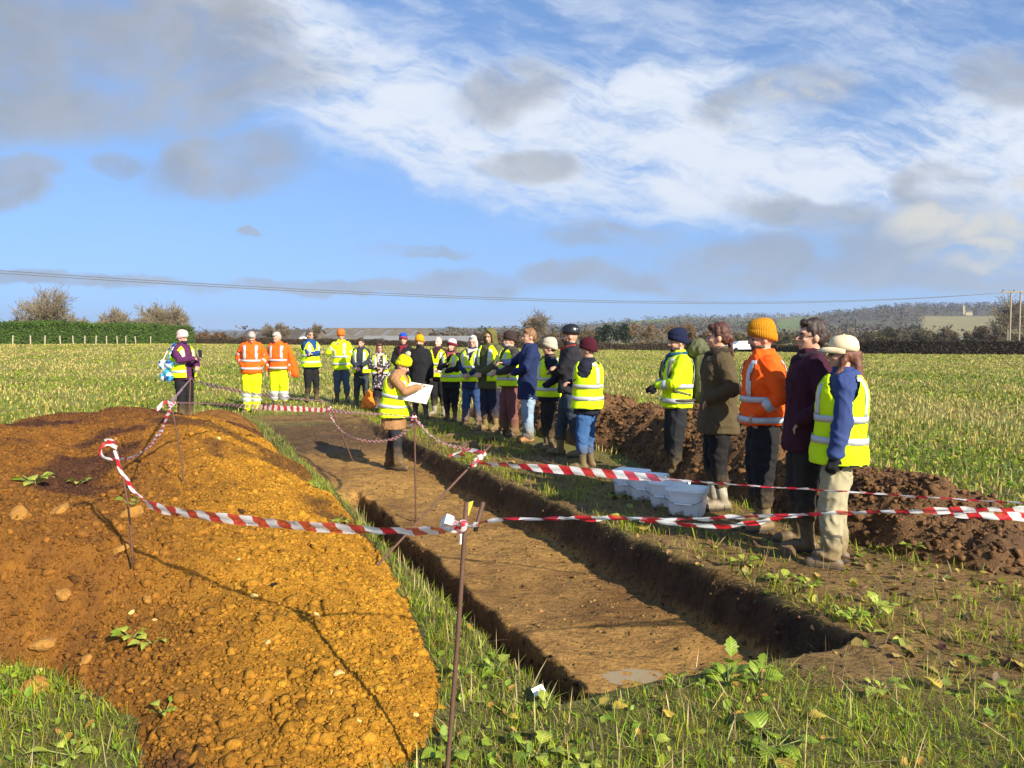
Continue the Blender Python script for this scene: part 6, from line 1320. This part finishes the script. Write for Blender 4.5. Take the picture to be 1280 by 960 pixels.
for dz_, lab in ((0, 'upper power cable crossing the sky from the twin poles'), (-.22, 'lower power cable running just under the upper one')):
    V = []; n = 80; r_ = .045
    for i in range(n):
        f = i / (n - 1) * 1.18; q = Vector((b0[0] - 2.4 - 155 * f, py_ - 87 * f, 10.6 - 13.2 * f + 11.2 * f * f + dz_ * min(1, f * 3)))
        V += [q + Vector((r_ * math.cos(a), r_ * .5 * math.sin(a), r_ * math.sin(a))) for a in (0, 2.09, 4.19)]
    o = V[0].copy(); w_ = link('power_cable', py_mesh('power_cable', [v - o for v in V], [tuple(f_) for f_ in grid_faces(n, 3, True)]), WIREM); w_.location = o; tag(w_, lab, 'cable')

# hills as one sheet, their woods as clumps of small faces
def hill_z(gx_, Y):
    px = 640 + 960 * gx_
    e1 = np.interp(px, [-400, 250, 560, 640, 700, 740, 800, 860, 900, 950, 1000, 1050, 1100, 1150, 1200, 1250, 1300, 1700], [2, 3, 6, 10, 15, 18, 22, 26, 25, 27, 27, 30, 36, 38, 37, 37, 38, 34])
    e2 = np.interp(px, [-600, 0, 240, 300, 420, 500, 560, 640, 700, 800, 1000, 1300, 1700], [4, 6, 11, 12, 10, 13, 15, 14, 16, 18, 22, 26, 24])
    w1 = sst(380, 1450, Y) * (1 - .75 * sst(1600, 2600, Y)); w2 = sst(2200, 4000, Y) * (1 - .5 * sst(4200, 6000, Y))
    n = fbm(gx_ * 9 + 3, Y / 420.0, oct=4, seed=401)
    z1 = e1 / 960 * 1500 * w1; z2 = e2 / 960 * 4000 * w2
    return np.maximum(z1, z2) * (1 + .10 * n) - 1.2 + 2.2 * sst(240, 600, Y)
gxs = np.linspace(-1.35, 1.35, 220); Ys = np.concatenate([np.linspace(215, 1700, 90), np.linspace(1760, 6500, 60)])
GX, YY = np.meshgrid(gxs, Ys, indexing='ij'); HZ = hill_z(GX, YY) + np.where(YY < 230, -1.5, 0); V = np.stack([GX * YY, YY, HZ], -1).reshape(-1, 3)
fieldn = fbm(np.floor(GX * 14 + .4 * fbm(YY / 200, GX * 3, seed=9)) * 7.3, np.floor(YY / 170) * 3.1, oct=1, seed=402)
colh = np.where((fieldn > .25)[..., None], np.array([.13, .17, .045]), np.where((fieldn > -.2)[..., None], np.array([.10, .10, .042]), np.array([.15, .125, .06])))
PXg = 640 + 960 * GX
church_field = (PXg > 1150) & (YY > 520) & (YY < 900); colh = np.where(church_field[..., None], np.array([.24, .20, .075]), colh)
def wood_dens(gx_, y_):
    p_ = 640 + 960 * gx_; w_ = .75 * fbm(gx_ * 7, y_ / 260, oct=3, seed=403) + .25 * fbm(gx_ * 30, y_ / 60, oct=2, seed=404)
    return w_ + .30 * sst(1000, 1080, p_) * sst(1180, 1140, np.where(y_ < 900, p_, 0)) + .45 * (np.abs(y_ - 1480) < 130) * sst(650, 760, p_) + .5 * sst(900, 1000, y_) * sst(1800, 1600, y_) * sst(1040, 1110, p_) - .8 * ((p_ > 1150) & (y_ > 500) & (y_ < 920)) + .3 * (np.abs(y_ - 3950) < 160) + .25 * (y_ < 480)
colh = colh + (np.array([.085, .066, .040]) - colh) * sst(.05, .25, wood_dens(GX, YY))[..., None]
hm_ = attr_mat('hill_fields', .95, .15, .02, 0)
tag(link('hills', np_mesh('hills', V, grid_faces(220, len(Ys)), colh.reshape(-1, 3)), hm_, None, True), kind='structure')
g = np.random.default_rng(405); nT = 22000; gxx = g.uniform(-.75, .80, nT); yy = 260 + (4300 - 260) * g.power(.9, nT)
dens = wood_dens(gxx, yy); pxx = 640 + 960 * gxx
k = dens > .20; gxx, yy = gxx[k], yy[k]; nT = len(gxx); print('wood trees', nT)
hz = hill_z(gxx, yy); hh = g.uniform(5, 9.5, nT) * np.where(yy < 420, .6, 1); m_ = 18
P_ = np.stack([(gxx * yy)[:, None] + g.normal(0, 1, (nT, m_)) * hh[:, None] * .28, yy[:, None] + g.normal(0, 1, (nT, m_)) * hh[:, None] * .28, hz[:, None] + hh[:, None] * g.uniform(.05, 1.0, (nT, m_))], -1).reshape(-1, 3)
base = np.where(g.uniform(0, 1, nT)[:, None] < .12, np.array([.028, .040, .018]), np.where(g.uniform(0, 1, nT)[:, None] < .5, np.array([.12, .088, .052]), np.array([.095, .078, .048])))
ct = np.clip(np.repeat(base * (1 + g.normal(0, .22, (nT, 1))), m_, 0) * (1 + g.normal(0, .18, (nT * m_, 1))), .005, .4)
tag(cards(P_, np.repeat(hh, m_) * g.uniform(.13, .34, nT * m_), ct, 406, 'woodland', None, None, 1.0, .7), 'bare brown woods covering the distant hills', 'woodland', kind='stuff')
# church on the hill
cpos = np.array([(1202 - 640) / 960 * 930.0, 930.0, 0]); cpos[2] = float(hill_z(np.array([cpos[0] / 930]), np.array([930.0]))[0]) - 1
CH = plain('pale_church_stone', (.34, .28, .17), .9, .1, .5); ch = empty('church', cpos); ch.scale = (.62, .62, .68); tag(ch, 'pale church with a short spire among the trees on the hill', 'church')
boxm('tower', 2.6, 2.6, 6.5, CH, ch, (0, 0, 6.5)); boxm('nave', 7, 3.2, 3.4, CH, ch, (9.8, 0, 3.4))
link('spire', py_mesh('spire', [(-2.4, -2.4, 13), (2.4, -2.4, 13), (2.4, 2.4, 13), (-2.4, 2.4, 13), (0, 0, 22)], [(0, 1, 4), (1, 2, 4), (2, 3, 4), (3, 0, 4)]), CH, ch)
link('roof', py_mesh('roof', [(2.7, -3.5, 6.85), (17, -3.5, 6.85), (17, 3.5, 6.85), (2.7, 3.5, 6.85), (2.7, 0, 10), (17, 0, 10)], [(0, 1, 5, 4), (2, 3, 4, 5), (1, 2, 5), (3, 0, 4)]), plain('church_roof', (.12, .09, .07), .9, .1, 1), ch)
# the air: far things pale towards blue
hv = bpy.data.meshes.new('haze'); X0, X1, Y0, Y1, Z0, Z1 = -9500, 9500, -6500, 9500, -12, 190
hv.from_pydata([(x, y, z) for x in (X0, X1) for y in (Y0, Y1) for z in (Z0, Z1)], [], [(0, 1, 3, 2), (4, 6, 7, 5), (0, 4, 5, 1), (2, 3, 7, 6), (0, 2, 6, 4), (1, 5, 7, 3)]); hv.update()
hmat = bpy.data.materials.new('haze_air'); hmat.use_nodes = True; ht = NT(hmat.node_tree); ht.n.clear(); ho = ht.node('ShaderNodeOutputMaterial'); hp_ = ht.node('ShaderNodeVolumePrincipled')
hp_.inputs['Color'].default_value = (.72, .84, 1, 1); hp_.inputs['Density'].default_value = .00020; hp_.inputs['Anisotropy'].default_value = .2; ht.l.new(hp_.outputs[0], ho.inputs['Volume'])
tag(link('haze', hv, hmat), kind='stuff')
